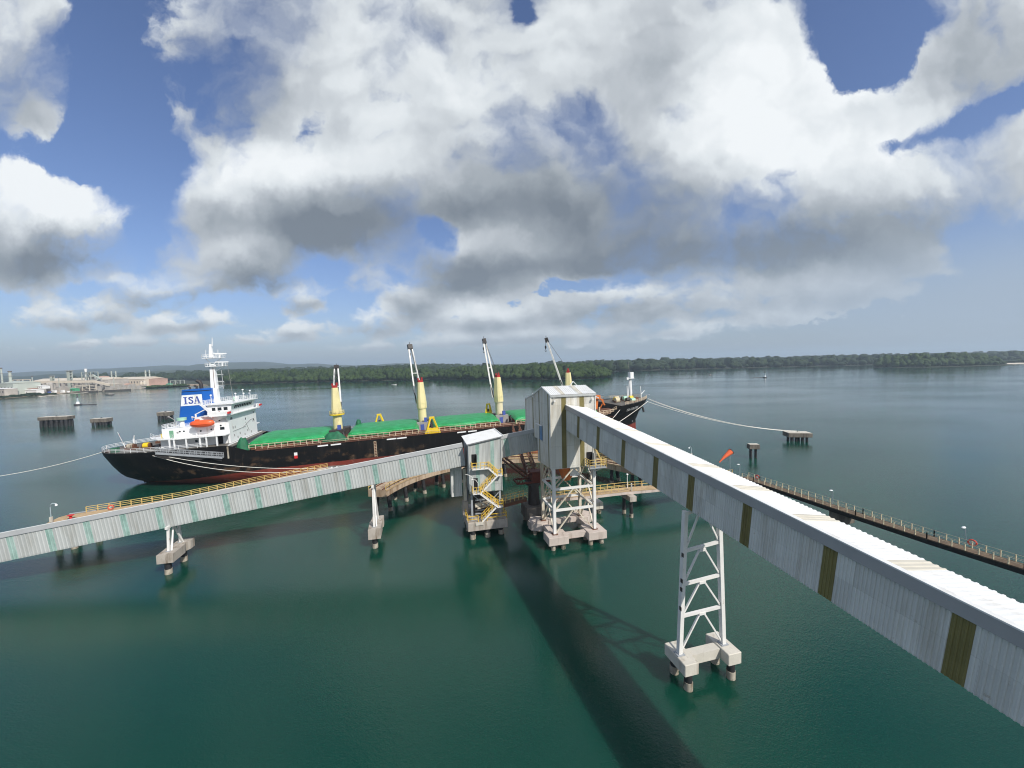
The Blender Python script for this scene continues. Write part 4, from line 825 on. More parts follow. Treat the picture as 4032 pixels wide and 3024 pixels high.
def hullpt(s, r):
    z = 5.; x = 70.
    for _ in range(12):
        zt = pw(ZT, x); z = -6.5 + (zt+6.5)*r; x0, x1 = pw(XS, z), pw(XB, z); x = x0 + (x1-x0)*s
    zt = pw(ZT, x); z = -6.5+(zt+6.5)*r
    x0, x1 = pw(XS, z), pw(XB, z)
    k = max(0, min(1, (z+1)/10)); ls = 44 - 20*k; lb = 40 - 17*k
    ta = max(0, min(1, (x-x0)/ls)); tb = max(0, min(1, (x1-x)/lb))
    y = HB * (1-(1-ta)**2.3)**(.85-.30*k) * (1-(1-tb)**2.0)**(1.0-.25*k)
    if z < -4: y *= .9
    return V((x, y, z))
SS = [0,.004,.01,.02,.032,.045,.06,.08,.1,.125,.15,.175,.2,.21,.22,.23,.24,.26,.3,.36,.42,.5,.58,.66,.72,.77,.81,.84,.855,.87,.88,.89,.9,.91,.925,.94,.955,.97,.982,.992,1.]
RR = [0,.12,.25,.36,.45,.53,.6,.67,.74,.81,.88,.94,1.]
grid = [[hullpt(s, r) for r in RR] for s in SS]
# hull paint: red below the boot line, black above, scuffed and rusty
hm = bpy.data.materials.new('hull paint'); hm.use_nodes = True; ht = hm.node_tree; hl = ht.links; hb = ht.nodes['Principled BSDF']
tc = nd(ht, 'ShaderNodeTexCoord'); sx = nd(ht, 'ShaderNodeSeparateXYZ'); hl.new(tc.outputs['Object'], sx.inputs[0])
def hn(scale, detail, sc, rough=.6):
    mp = nd(ht, 'ShaderNodeMapping'); mp.inputs['Scale'].default_value = sc; hl.new(tc.outputs['Object'], mp.inputs[0])
    n = nd(ht, 'ShaderNodeTexNoise', i_Scale=scale, i_Detail=detail, i_Roughness=rough); hl.new(mp.outputs[0], n.inputs['Vector']); return n.outputs['Fac']
def hmap(x, a, b_, c=0., d=1.):
    n = nd(ht, 'ShaderNodeMapRange', i_1=a, i_2=b_, i_3=c, i_4=d); hl.new(x, n.inputs[0]); return n.outputs[0]
def hmix(f, a, b_):
    n = nd(ht, 'ShaderNodeMix', data_type='RGBA')
    for i, q in ((0, f), (6, a), (7, b_)):
        if isinstance(q, tuple): n.inputs[i].default_value = c4(q)
        else: hl.new(q, n.inputs[i])
    return n.outputs[2]
def hmath(op, a, b_):
    n = nd(ht, 'ShaderNodeMath', operation=op)
    for i, q in enumerate((a, b_)):
        if isinstance(q, (int, float)): n.inputs[i].default_value = q
        else: hl.new(q, n.inputs[i])
    return n.outputs[0]
streak = hn(1., 6., (.55, .55, .09)); blot = hn(.35, 7., (1, 1, 1.3)); big = hn(.05, 3., (1, 1, 2.))
plate = nd(ht, 'ShaderNodeTexBrick', i_Scale=1., i_Mortar_Size=.012, i_Brick_Width=6., i_Row_Height=2.1); hl.new(tc.outputs['Object'], plate.inputs['Vector'])
mpb = nd(ht, 'ShaderNodeMapping'); mpb.inputs['Rotation'].default_value = (R(90), 0, 0); hl.new(tc.outputs['Object'], mpb.inputs[0]); hl.new(mpb.outputs[0], plate.inputs['Vector'])
blk = hmix(hmap(streak, .5, .8), (.0045,.0045,.005), (.020,.017,.015))
wear = hmath('MULTIPLY', hmap(blot, .52, .66), hmath('MULTIPLY', hmap(big, .45, .6), hmap(sx.outputs[2], 6.2, 4.2)))
blk = hmix(wear, blk, (.11,.066,.038))
scr = hmath('MULTIPLY', hmap(hn(2.2, 5., (1, 1, .12)), .6, .72), hmap(blot, .45, .65)); blk = hmix(hmath('MULTIPLY', scr, .5), blk, (.17,.13,.09))
red = hmix(hmap(streak, .42, .72), (.20,.038,.026), (.13,.035,.024)); red = hmix(hmap(blot, .58, .7), red, (.26,.085,.06))
edge = hmath('ADD', sx.outputs[2], hmath('MULTIPLY', hmath('SUBTRACT', hn(.6, 5., (1,1,1)), .5), .35))
line = hmath('SUBTRACT', edge, hmap(sx.outputs[0], 0., 32., .75, 2.5)); colr = hmix(hmap(line, -.05, .05), red, blk)
mm = nd(ht, 'ShaderNodeMix', data_type='RGBA', blend_type='MULTIPLY'); mm.inputs[0].default_value = .35; hl.new(colr, mm.inputs[6]); hl.new(plate.outputs['Color'], mm.inputs[7])
plate.inputs['Color1'].default_value = (1,1,1,1); plate.inputs['Color2'].default_value = (.8,.8,.8,1); plate.inputs['Mortar'].default_value = (.4,.4,.4,1)
hl.new(mm.outputs[2], hb.inputs['Base Color']); hb.inputs['Roughness'].default_value = .55; hb.inputs['Specular IOR Level'].default_value = .2
mb = MB(); n = len(RR)
for sgn in (-1, 1):
    vs = [(p.x, p.y*sgn, p.z) for row in grid for p in row]
    mb.add(vs, [(i*n+j, (i+1)*n+j, (i+1)*n+j+1, i*n+j+1) for i in range(len(SS)-1) for j in range(n-1)], True)
mb.add([(p.x, p.y*s_, p.z) for s_ in (1,) for p in (grid[0][-1],)], [])
hull = mb.build('hull', hm, SHIP)
MB().ball((149.5, 0, -4.4), 6.6, 2.0, 2.7, 14, 10).build('bulbous_bow', hm, hull)
MB().bar((.4,0,-3.), (.4,0,.25), .45, 1.7, up=(1,0,0)).tube((.4,0,-.2),(.4,0,1.4),.35).build('rudder', M['darksteel'], hull)
# weather deck sheets following the hull edge
def decksheet(name, x0, x1, drop, m, zc=None):
    mb = MB(); prev = None
    for row in grid:
        p = row[-1]
        if p.x < x0 or p.x > x1: continue
        z = (p.z-drop) if zc is None else zc; q = ((p.x, -p.y+.05, z), (p.x, p.y-.05, z))
        if prev: mb.add([prev[0], q[0], q[1], prev[1]], [(0,1,2,3)])
        prev = q
    return mb.build(name, m, SHIP)
decksheet('poop_deck', -9, 26.2, .06, M['deckgreen']); decksheet('main_deck', 30., 138., .06, M['deckred'], 7.45); decksheet('forecastle_deck', 138., 156, .06, M['deckgreen'])
bx('poop_bulkhead', M['white'], SHIP, 24.9, -11.2, 7.5, 25.2, 11.2, 9.65)
bx('forecastle_bulkhead', M['black'], SHIP, 138.1, -10.3, 7.5, 138.3, 10.3, 10.5)

def srail(name, pts, h, sp, nr, r, m, parent=SHIP): return MB().rail(pts, h, sp, nr, r).build(name, m, parent)
def edge_pts(x0, x1, side, inset=.25, dz=0.):
    return [(row[-1].x, side*max(row[-1].y-inset, .05), row[-1].z+dz) for row in grid if x0 <= row[-1].x <= x1]
for sd in (-1, 1):
    srail('railing', edge_pts(-8, 24, sd), 1.05, 2.2, 3, .04, M['white'])
    srail('railing', edge_pts(139, 154.5, sd), 1.0, 1.5, 3, .045, M['stay'])
    srail('railing', edge_pts(31, 137, sd, .3), .95, 3., 2, .03, M['stay'])
bx('deck_house', M['white'], SHIP, 8.8, -8.2, 9.66, 24.6, 8.2, 12.2)
sl = MB().prism([(4.2,-4),(6.5,-7.5),(9.,-9.6),(13.,-11.2),(24.68,-11.2),(24.68,11.2),(13.,11.2),(9.,9.6),(6.5,7.5),(4.2,4)], 12.2, 12.42).build('boat_deck', M['white'], SHIP)
bx('deck_edge', M['shipgrey'], sl, 4.6, -3.9, 12.42, 9.5, 3.9, 12.44)
for x in (12.2, 13.2, 15.8, 18.8, 20.2, 22.5): bx('deck_pillar', M['white'], SHIP, x-.14, -11.1, 9.66, x+.14, -10.8, 12.2)
for x in (11.5, 14.2, 16.4, 18.5): bx('window', M['window'], SHIP, x, -8.25, 10.7, x+.55, -8.19, 11.3)
bx('doorway', M['darkvoid'], SHIP, 21.6, -8.26, 9.7, 22.7, -8.19, 11.9)
srail('railing', [(8.,-8.6,12.44),(13.,-11.,12.44),(24.6,-11.,12.44)], 1.0, 1.8, 2, .035, M['white'])
srail('railing', [(4.4,-3.8,12.44),(8.,-8.6,12.44)], 1.0, 1.8, 2, .035, M['white']); srail('railing', [(4.4,3.8,12.44),(9.,9.5,12.44)], 1.0, 1.8, 2, .035, M['white'])
ah = bx('aft_house', M['white'], SHIP, 9.7, -8.9, 12.43, 17.2, 8.9, 14.85)
bx('door', M['greendoor'], ah, 11.3, -8.97, 12.5, 12.2, -8.89, 14.3)
for x in (13.6, 14.5): MB().tube((x,-8.97,13.9),(x,-8.88,13.9),.2,n=10).build('porthole', M['window'], ah)
bx('wall_box', M['shipgrey'], ah, 12.9, -9.0, 13.5, 13.3, -8.89, 13.9)
srail('railing', [(17.,-8.8,14.86),(9.8,-8.8,14.86),(9.8,8.8,14.86)], 1.05, 1.3, 3, .04, M['white'])
MB().tube((13.4,-7.2,14.86),(13.4,-7.2,16.6),.62,.5,12).build('vent_trunk', M['white'], SHIP); MB().tube((13.4,-7.2,16.6),(13.4,-7.2,17.3),1.05,n=16).build('vent_cowl', M['palegreen'], SHIP)
# funnel
fz0, fz1 = 14.85, 24.4
def fring(z):
    k = (z-fz0)/(fz1-fz0); xa = 10.5+1.6*k; xf = 18.5-.3*k
    return [(xa,-3.2,z),(xa+.3,-3.6,z),(17.,-3.6,z),(xf,-1.6,z),(xf,1.6,z),(17.,3.6,z),(xa+.3,3.6,z),(xa,3.2,z)]
fu = MB().loft([fring(z) for z in (fz0, 18, 21, fz1)], smooth=False).build('funnel', M['blue'], SHIP)
MB().loft([[(x*1.0, y*1.004, z) for x, y, z in fring(z)] for z in (23.75, 23.95)], caps=False, smooth=False).build('funnel_band', M['black'], fu)
MB().add([(11.7,-3.63,20.05),(16.8,-3.63,20.05),(16.8,-3.63,22.95),(12.15,-3.63,22.95)], [(0,1,2,3)]).build('logo_panel', M['white'], fu)
def fpt(u, w): return (12.35+u*1.05, -3.655, 20.5+w*.93)
lt_ = MB()
def fq(pts): lt_.add([fpt(*p) for p in pts], [tuple(range(len(pts)))])
for a in (0,): # letters I S A with serifs
    fq([(.1,.0),(1.0,.0),(1.0,.18),(.1,.18)]); fq([(.1,1.92),(1.0,1.92),(1.0,2.1),(.1,2.1)]); fq([(.36,.18),(.74,.18),(.74,1.92),(.36,1.92)])
sp_ = [(2.12,1.62),(1.95,1.88),(1.7,1.93),(1.45,1.85),(1.36,1.6),(1.45,1.36),(1.72,1.14),(2.0,.92),(2.1,.62),(2.0,.32),(1.72,.17),(1.46,.24),(1.3,.5)]
for i in range(len(sp_)-1):
    a, b_ = V(sp_[i]).to_3d(), V(sp_[i+1]).to_3d(); d = (b_-a).normalized(); w_ = V((-d.y, d.x, 0))*.165; e = d*.06
    fq([((a-e-w_).x,(a-e-w_).y), ((b_+e-w_).x,(b_+e-w_).y), ((b_+e+w_).x,(b_+e+w_).y), ((a-e+w_).x,(a-e+w_).y)])
fq([(2.1,1.5),(2.2,1.5),(2.2,2.1),(2.1,2.1)]); fq([(1.2,0),(1.3,0),(1.3,.6),(1.2,.6)])
fq([(2.3,0),(2.85,0),(2.85,.17),(2.3,.17)]); fq([(3.15,0),(3.9,0),(3.9,.17),(3.15,.17)]); fq([(2.45,.1),(2.62,.1),(3.15,2.1),(2.95,2.1)]); fq([(3.36,.1),(3.75,.1),(3.27,2.1),(2.95,2.1)]); fq([(2.72,.68),(3.5,.68),(3.5,.86),(2.77,.86)])
lt_.build('logo_letters', M['logoblue'], fu)
MB().path([(15.2,0,24.4),(15.2,0,25.6),(14.9,0,26.3),(14.2,0,26.6)], .45, 10).path([(13.6,1,24.4),(13.6,1,25.),(13.0,1,25.3)], .28, 8).path([(13.2,-1.4,24.4),(13.2,-1.4,24.9),(12.7,-1.4,25.2)], .22, 8).build('exhaust_pipe', M['darksteel'], fu)
MB().path([(10.4,-4.2,14.9),(10.2,-4.2,16.6),(9.2,-4.2,17.4)], .1).ball((9.,-4.2,17.5),.3,.2,.2).build('floodlight', M['shipgrey'], SHIP)
# accommodation block
ac = bx('accommodation', M['white'], SHIP, 17.3, -8.9, 12.43, 24.7, 8.9, 17.2)
MB().extrude([(24.71,-8.9,9.66),(24.71,8.9,9.66),(24.71,8.9,12.42),(24.71,-8.9,12.42)], (-.5,0,0)).build('front_bulkhead', M['white'], ac)
for z, ys in ((16.1, (-7.6,-7.0,7.0)), (14.9, (1.2,)), (13.6, (-6.8,-5.6,6.2,7.0)), (14.0,(6.6,)), (11.4, (-6.4,-3.,2.)), (10.6,(-4.5,0.,4.5))):
    for y in ys: bx('window', M['window'] if z > 13.7 else M['shipgrey'], ac, 24.69, y-.2, z-.3, 24.74, y+.2, z+.3)
MB().bar((24.76,-7.,12.6),(24.76,1.,12.75),.08).bar((24.76,-1.,12.7),(24.76,4.5,14.2),.08).bar((24.76,4.,14.1),(24.76,6.,14.3),.08).bar((24.76,1.,14.),(24.76,3.,11.2),.07).build('pipe_run', M['shipgrey'], ac)
for x, z in ((18.2,13.6),(20.6,13.8),(22.8,14.6),(22.6,16.)): MB().tube((x,-8.96,z),(x,-8.88,z),.22,n=10).build('porthole', M['window'], ac)
for k, (x0_, x1_, z) in enumerate(((22.6,23.6,13.5),)): bx('side_window', M['window'], ac, x0_, -8.97, z, x1_, -8.89, z+.7)
bd = MB().prism([(18.6,-9.),(21.2,-10.6),(25.6,-10.6),(25.6,10.6),(21.2,10.6),(18.6,9.)], 17.2, 17.42).build('bridge_deck', M['white'], SHIP)
mb = MB()
for pts in ([(20.8,-10.5,17.42),(25.5,-10.5,17.42),(25.5,-8.,17.42)], [(20.8,10.5,17.42),(25.5,10.5,17.42),(25.5,8.,17.42)]):
    for a, b_ in zip(pts, pts[1:]): mb.bar(V(a)+V((0,0,.5)), V(b_)+V((0,0,.5)), .1, 1.)
mb.build('wing_bulwark', M['white'], bd)
MB().extrude([(21.5,-8.9,15.6),(25.4,-10.4,17.2),(21.5,-10.4,17.2)], (0,.2,0)).extrude([(24.5,-8.9,15.3),(24.5,-10.4,17.2),(24.5,-8.9,17.2)], (.2,0,0)).build('wing_bracket', M['white'], bd)
wh = MB().loft([[(19.5,-7.6,17.42),(24.7,-7.6,17.42),(24.7,7.6,17.42),(19.5,7.6,17.42)],[(19.5,-7.6,18.6),(24.9,-7.6,18.6),(24.9,7.6,18.6),(19.5,7.6,18.6)],[(19.5,-7.6,20.05),(25.3,-7.6,20.05),(25.3,7.6,20.05),(19.5,7.6,20.05)]], smooth=False).build('wheelhouse', M['white'], SHIP)
for i in range(10):
    y = -5.8 + i*1.15; MB().extrude([(25.0,y,18.7),(25.0,y+.62,18.7),(25.27,y+.62,19.5),(25.27,y,19.5)], (.04,0,0)).build('window', M['window'], wh)
for x0_, x1_ in ((20.6,21.4),(21.9,22.8),(23.3,24.2)): bx('side_window', M['window'], wh, x0_, -7.65, 18.5, x1_, -7.58, 19.3)
rf = MB().prism([(18.2,-8.2),(25.9,-8.2),(25.9,8.2),(18.2,8.2)], 20.06, 20.26).build('monkey_deck', M['white'], SHIP)
srail('railing', [(18.3,-8.1,20.26),(25.8,-8.1,20.26),(25.8,8.1,20.26),(18.3,8.1,20.26),(18.3,-8.1,20.26)], 1.05, 1.2, 3, .035, M['white'], rf)
for y in (-10.4, 10.4): bx('side_light', M['redpaint'], bd, 25.52, y-.8, 17.75, 25.9, y+.5, 18.25)
MB().bar((18.8,-8.3,20.2),(21.4,-8.9,17.5),.12,.7).build('ladder', M['white'], rf)
for (x,y,h,r) in ((24.5,-3,2.2,.05),(24.8,1.,3.,.04),(23.8,4.,1.8,.05),(24.6,6.4,2.4,.05),(20.2,-6.6,2.3,.09),(24.,7.4,1.6,.05)):
    a_n = MB().tube((x,y,20.26),(x,y,20.26+h),r,n=6).build('aerial', M['white'], rf); MB().ball((x,y,20.3+h),.28,.28,.22,8,5).build('aerial_dome', M['white'], a_n)
bx('signal_locker', M['palegreen'], rf, 22.2, 1.0, 20.27, 23.0, 2.4, 21.3); bx('compass_stand', M['white'], rf, 23.2, -.4, 20.27, 23.8, .4, 21.6)
MB().tube((22.9,-.6,20.26),(22.3,-.6,31.),.06,.03,6).bar((22.6,-2.,26.4),(22.6,.8,26.0),.04).bar((22.6,.8,27.0),(22.6,-.8,26.2),.04).build('wire_aerial', M['shipgrey'], rf)
# radar mast
ms = MB().loft([[(17.6,-.8,20.26),(19.2,-.8,20.26),(19.2,.8,20.26),(17.6,.8,20.26)],[(17.9,-.5,31.),(19.,-.5,31.),(19.,.5,31.),(17.9,.5,31.)]], smooth=False).build('radar_mast', M['white'], SHIP)
MB().bar((18.6,-.63,20.3),(18.7,-.5,30.),.22,.1).build('mast_strip', M['rust'], ms)  # rust brown strip up the near face of the mast
for z, x0_, x1_ in ((30.3,17.2,21.6),(32.6,16.6,21.2)):
    pl = bx('mast_platform', M['white'], ms, x0_, -1.3, z, x1_, 1.3, z+.14); MB().rail([(x0_,-1.25,z+.14),(x1_,-1.25,z+.14),(x1_,1.25,z+.14),(x0_,1.25,z+.14),(x0_,-1.25,z+.14)], .9, 1.1, 2, .04).build('railing', M['white'], pl)
    MB().bar((18.9,0,z-1.4),(x1_-.4,0,z),.15).bar((18.1,0,z-1.4),(x0_+.3,0,z),.15).build('bracket', M['white'], pl)
MB().loft([[(17.9,-.5,32.7),(18.9,-.5,32.7),(18.9,.5,32.7),(17.9,.5,32.7)],[(18.2,-.25,36.6),(18.6,-.25,36.6),(18.6,.25,36.6),(18.2,.25,36.6)]], smooth=False).tube((18.8,0,36.),(19.,0,38.4),.12,.08).bar((17.,0,33.),(17.2,0,35.),.1).bar((20.,0,33.),(20.1,0,35.),.1).build('top_mast', M['white'], ms)
MB().bar((19.6,-1.8,33.9),(21.4,1.6,33.9),.16,.28).bar((20.4,0,32.8),(20.4,0,33.9),.2).build('radar_scanner', M['white'], ms); MB().bar((20.,-2.,31.5),(21.6,1.8,31.5),.16,.26).bar((20.8,0,30.4),(20.8,0,31.5),.2).build('radar_scanner', M['white'], ms)
MB().rail([(19.2,-.3,24.),(20.6,-.3,24.),(20.6,-.3,28.2)], 1., 1., 2, .05).bar((19.2,0,28.),(20.8,0,28.),.1).bar((19.2,0,26.),(20.8,0,26.),.1).build('mast_ladder', M['white'], ms)
# stern gear
MB().tube((-3.4,-.6,9.7),(-4.7,-.6,14.1),.09,.05,6).build('flag_staff', M['white'], SHIP)
MB().loft([[(-3.9,-.6,11.3),(-3.6,-.8,11.1)],[(-4.3,-.6,12.6),(-4.,-.9,12.2)],[(-4.65,-.6,13.8),(-4.35,-.7,13.5)]], caps=False, closed=False).build('stern_flag', M['redpaint'], SHIP)
for x, y in ((4.,-5.),(6.6,-2.),(2.4,4.),(0,-4.)):
    w_ = MB().tube((x-.9,y,10.5),(x+.9,y,10.5),.62,n=12).build('mooring_winch', M['rust'], SHIP); MB().tube((x-.6,y-.05,10.55),(x+.5,y-.05,10.55),.75,n=12).build('rope_drum', M['grab'] if x == 4. else M['sleeve'], w_); bx('winch_base', M['rust'], w_, x-1.2, y-.7, 9.66, x+1.2, y+.7, 10.2)
bx('green_drum', M['greencover'], SHIP, -2.4, -7.4, 9.7, -1.0, -6.4, 10.9); bx('fairlead', M['rust'], SHIP, -4.6, -5.6, 9.68, -2.8, -4.6, 10.15)
bx('life_raft_rack', M['grab'], SHIP, 9.0, -8.2, 12.45, 9.6, -7.4, 13.6)
MB().bar((-.5,-2.,9.7),(-.5,-2.,12.2),.3).bar((-.5,-2.,12.2),(-.2,-2.2,13.),.2).build('vent_post', M['white'], SHIP)
# accommodation ladder along the side
g0, g1 = V((10.,-12.35,9.6)), V((24.2,-12.55,6.9))
gw = MB().bar(g0, g1, .8, .12).bar(g0-V((0,.4,.18)), g1-V((0,.4,.18)), .1, .34).bar(g0-V((0,-.4,.18)), g1-V((0,-.4,.18)), .1, .34).build('accommodation_ladder', M['gsteel'], SHIP)
MB().rail([g0-V((0,.4,0)), g1-V((0,.4,0))], 1.1, 1.2, 2, .05).rail([g0+V((0,.36,0)), g1+V((0,.36,0))], 1.1, 1.2, 2, .05).build('railing', M['gsteel'], gw)
mb = MB(); 
for i in range(12): mb.add([(10+i*1.15,-12.5,9.2-i*.2),(11.15+i*1.15,-12.5,9.-i*.2),(11.15+i*1.15,-12.45,8.0-i*.17-.35*sin(i*1.3)),(10+i*1.15,-12.45,8.2-i*.17-.35*sin((i-1)*1.3))], [(0,1,2,3)])
mb.build('ladder_net', M['darksteel'], gw)
MB().bar((25.2,-12.1,6.3),(25.2,-12.1,9.4),.25,.3).build('pilot_ladder_reel', M['sleeve'], SHIP)
# hatches
HT = [(28.9,47.6),(53.6,72.9),(77.6,97.6),(102.8,121.),(127.3,130.6)]
for i, (a, b_) in enumerate(HT):
    hc = bx('hatch_coaming', M['coam'], SHIP, a, -8.6, 7.45, b_, 8.6, 8.75)
    mb = MB(); k = int((b_-a)/1.5)
    for j in range(k+1):
        x = a+(b_-a)*j/k
        for sd in (-1, 1): mb.bar((x,sd*9.3,7.45),(x,sd*9.15,8.8),.16).bar((x,sd*8.6,8.5),(x,sd*9.2,8.5),.12)
    mb.bar((a,-9.2,8.75),(b_,-9.2,8.75),.14).bar((a,-9.25,8.1),(b_,-9.25,8.1),.09).bar((a,9.2,8.75),(b_,9.2,8.75),.14); mb.build('coaming_stays', M['stay'], hc)
    bx('hatch_cover', M['grab'] if i in (1, 2) else M['coam'], hc, a+.2, -8.75, 8.76, b_-.2, 8.75, 9.25)
MB().path([(30,-10.9,7.75),(60,-10.9,7.75),(100,-10.9,7.75),(136,-9.6,7.8)], .12).path([(31,-10.5,7.7),(100,-10.5,7.7),(136,-9.2,7.8)], .09).build('deck_pipes', M['rust'], SHIP)
for x in (46.3, 49.6, 84., 87.2, 64.2, 67.): MB().bar((x,-12.08,7.2),(x+2.6,-12.08,7.25),.1,.35).build('name_stripe', M['white'], SHIP)
# cranes
def crane(x, hx, hy, mats, ring):
    c = MB().tube((x,0,7.45),(x,0,14.2),1.32,1.25,20).build('crane', mats[0], SHIP)
    if ring:
        rg = MB().tube((x,0,14.0),(x,0,14.3),2.1,n=20).build('ring_platform', M['grab'], c); MB().rail([(x+2.05*cos(t),2.05*sin(t),14.3) for t in [2*pi*i/12 for i in range(13)]], .95, 1.2, 2, .05).build('railing', mats[0], rg)
    else: MB().tube((x,0,13.9),(x,0,14.15),1.5,n=20).tube((x,0,15.6),(x,0,15.8),1.42,n=20).build('slew_ring', mats[0], c)
    d = V((hx, hy, 0)).normalized(); e = V((-d.y, d.x, 0)); P0 = V((x, 0, 0))
    def ringp(z, a, f): return [P0+V((0,0,z))+d*(sx_*f)+e*(sy_*a) for sx_, sy_ in ((-1,-.6),(-.6,-1),(.6,-1),(1,-.6),(1,.6),(.6,1),(-.6,1),(-1,.6))]
    hs = MB().loft([ringp(14.2,1.35,1.3), ringp(16.,1.35,1.3), ringp(22.2,.85,.9)], smooth=False).build('crane_house', mats[1], c)
    tpz = P0+V((0,0,22.2)); hd = MB().bar(tpz-e*.75+V((0,0,.35)), tpz+e*.75+V((0,0,.35)), 1.0, .75).bar(tpz-e*.6+V((0,0,.7)), tpz-e*.6+V((0,0,1.5)), .5).bar(tpz+e*.6+V((0,0,.7)), tpz+e*.6+V((0,0,1.3)), .5).build('head_sheaves', M['cranered'], c)
    dz = math.sqrt(max(4, 20.3**2-hx*hx-hy*hy)); base = P0+d*1.45+V((0,0,15.6)); tip = P0+V((hx,hy,0))+V((0,0,15.6+dz))
    jb = MB()
    for sg in (-1, 1): jb.bar(base+e*1.25*sg, base.lerp(tip,.96)+e*.5*sg, .42, .46)
    for t in (.5,): jb.bar(base.lerp(tip,t)-e*.85, base.lerp(tip,t)+e*.85, .26)
    jb = jb.build('jib', M['wsteel'], c)
    MB().bar(base.lerp(tip,.94)-e*.62, base.lerp(tip,.94)+e*.62, .8).bar(base.lerp(tip,.92), tip, 1.5, 1.1).bar(tip, tip+V((0,0,.8)), .14).build('jib_head', M['darksteel'], jb)
    for sg in (-1, 1): MB().bar(base+e*1.25*sg-d*.3, base+e*1.2*sg+(tip-base)*.22, .3).build('jib_heel', M['darksteel'], jb)
    cb = MB()
    for o in (-.35, -.1, .1, .35): cb.tube(tpz+e*o+V((0,0,1.1)), tip+e*o*.6, .035, n=4)
    cb.build('hoist_cables', M['darksteel'], c)
    hk = tip+d*.3-V((0,0,3.6)); MB().tube(tip+d*.3, hk+V((0,0,.9)), .05, n=4).ball(hk+V((0,0,.4)), .35, .25, .6, 8, 6).path([hk-V((0,0,.2)), hk-V((.3,0,.8)), hk-V((0,0,1.2)), hk+V((.3,0,-.8))], .1).build('hook_block', M['darksteel'], jb)
    return c
CR = [(49.5,-1.9,15.3),(74.5,-2.5,6.9),(99.5,-3.1,4.),(124.6,-6.4,3.)]
for i, (x, hx, hy) in enumerate(CR):
    c = crane(x, hx, hy, (M['crane'], M['crane']) if i in (0, 1, 3) else (M['cranetan'], M['crane']), i == 0)
    bx('winch_house', M['shipgrey'] if i else M['darksteel'], SHIP, x-1.9, -3.6, 7.46, x+2.2, -1.6, 9.9); bx('door', M['logoblue'], SHIP, x-.8, -3.66, 7.5, x+.3, -3.58, 9.3)
    bx('blue_locker', M['logoblue'], SHIP, x+.4, -3.3, 9.92, x+1.3, -2.3, 11.2); bx('hatch_winch', M['darksteel'], SHIP, x-2.9, 2., 7.46, x+2.6, 6., 9.6)
    MB().bar((x+1.9,-5.,7.5),(x+2.6,-5.2,9.9),.5).bar((x+2.8,-6.4,7.5),(x+2.2,-5.6,9.5),.35).bar((x-2.4,-6.2,7.5),(x-2.2,-6.,9.2),.45).build('hose_rack', M['darksteel'], SHIP)
# forecastle
fm = MB().loft([[(148.2,-.45,10.9),(149.,-.45,10.9),(149.,.45,10.9),(148.2,.45,10.9)],[(148.4,-.28,19.),(148.9,-.28,19.),(148.9,.28,19.),(148.4,.28,19.)]], smooth=False).bar((147.3,0,10.9),(148.3,0,18.6),.22).build('fore_mast', M['white'], SHIP)
bx('mast_platform', M['white'], fm, 147.6, -1., 18.6, 149.7, 1., 18.75); bx('mast_box', M['white'], fm, 148.2, -.9, 18.76, 149.5, .9, 20.9); MB().tube((148.3,0,20.9),(148.0,0,25.),.07,.04,6).build('aerial', M['shipgrey'], fm); bx('floodlight', M['white'], fm, 146.8, -.8, 18.3, 147.5, -.3, 19.1)
MB().tube((144.9,-4,10.9),(144.8,-4,16.4),.16,.12).build('vent_post', M['white'], SHIP); MB().tube((150.8,-3.2,11.),(150.6,-3.2,15.8),.17,.12).bar((150.7,-3.2,12.9),(152.2,-3.2,14.2),.22).build('vent_post', M['white'], SHIP)
rnd = random.Random(5); cols = ['palegreen','grab','cream','rust','darksteel','palegreen','cream','grab','palegreen','rust']
for i in range(10):
    x = 141.5+rnd.random()*7.5; y = -6.+rnd.random()*8; w_ = MB().tube((x-.7,y,11.4),(x+.7,y,11.5),.7+.3*rnd.random(),n=12).build('windlass_drum', M[cols[i]], SHIP); bx('winch_base', M['rust'], w_, x-1., y-.7, 10.75, x+1., y+.7, 11.15)
bx('forecastle_stores', M['rust'], SHIP, 130.6, -7.5, 7.46, 136.6, -5., 9.4); bx('store_frame', M['stay'], SHIP, 131., -9.6, 7.46, 131.3, -9.3, 10.6); MB().rail([(131.,-10.3,7.46),(137.5,-9.6,7.6)], 1.9, 1.4, 3, .07).build('store_rack', M['stay'], SHIP)
MB().bar((132.4,-4.,7.5),(133.4,-3.6,13.4),.8).bar((133.2,-3.6,13.2),(135.4,-4.4,12.),.5).bar((134.6,-4.4,12.6),(135.6,-4.6,10.4),.5).bar((133.6,-3.6,8.),(135.,-4.4,11.),.4).box(132.,-5.,12.8,134.,-3.,14.).build('stores_derrick', M['orange'], SHIP)
MB().bar((126.6,-2.,17.2),(132.6,-6.5,13.2),.3).box(126.4,-2.6,15.4,127.6,-1.4,16.6).bar((124.,-1.6,17.2),(125.6,-1.6,19.2),.3).bar((125.6,-1.6,19.2),(126.8,-2.4,17.6),.25).build('derrick_boom', M['white'], SHIP)
an = MB().bar((152.,3.2,8.2),(152.6,3.9,6.2),.5).bar((151.9,2.9,6.2),(153.2,4.8,6.4),.45).bar((151.9,2.9,6.2),(151.6,3.,7.4),.35).bar((153.2,4.8,6.4),(153.,4.8,7.4),.35).build('anchor', M['darksteel'], SHIP)
MB().bar((151.6,-2.6,8.2),(151.8,-2.9,6.4),.5).build('hawse_plate', M['black'], SHIP)
MB().path([(154.8+.6*sin(t),2.2*cos(t),12.3) for t in [pi*i/8 for i in range(9)]], .06).build('bow_rail', M['white'], SHIP)
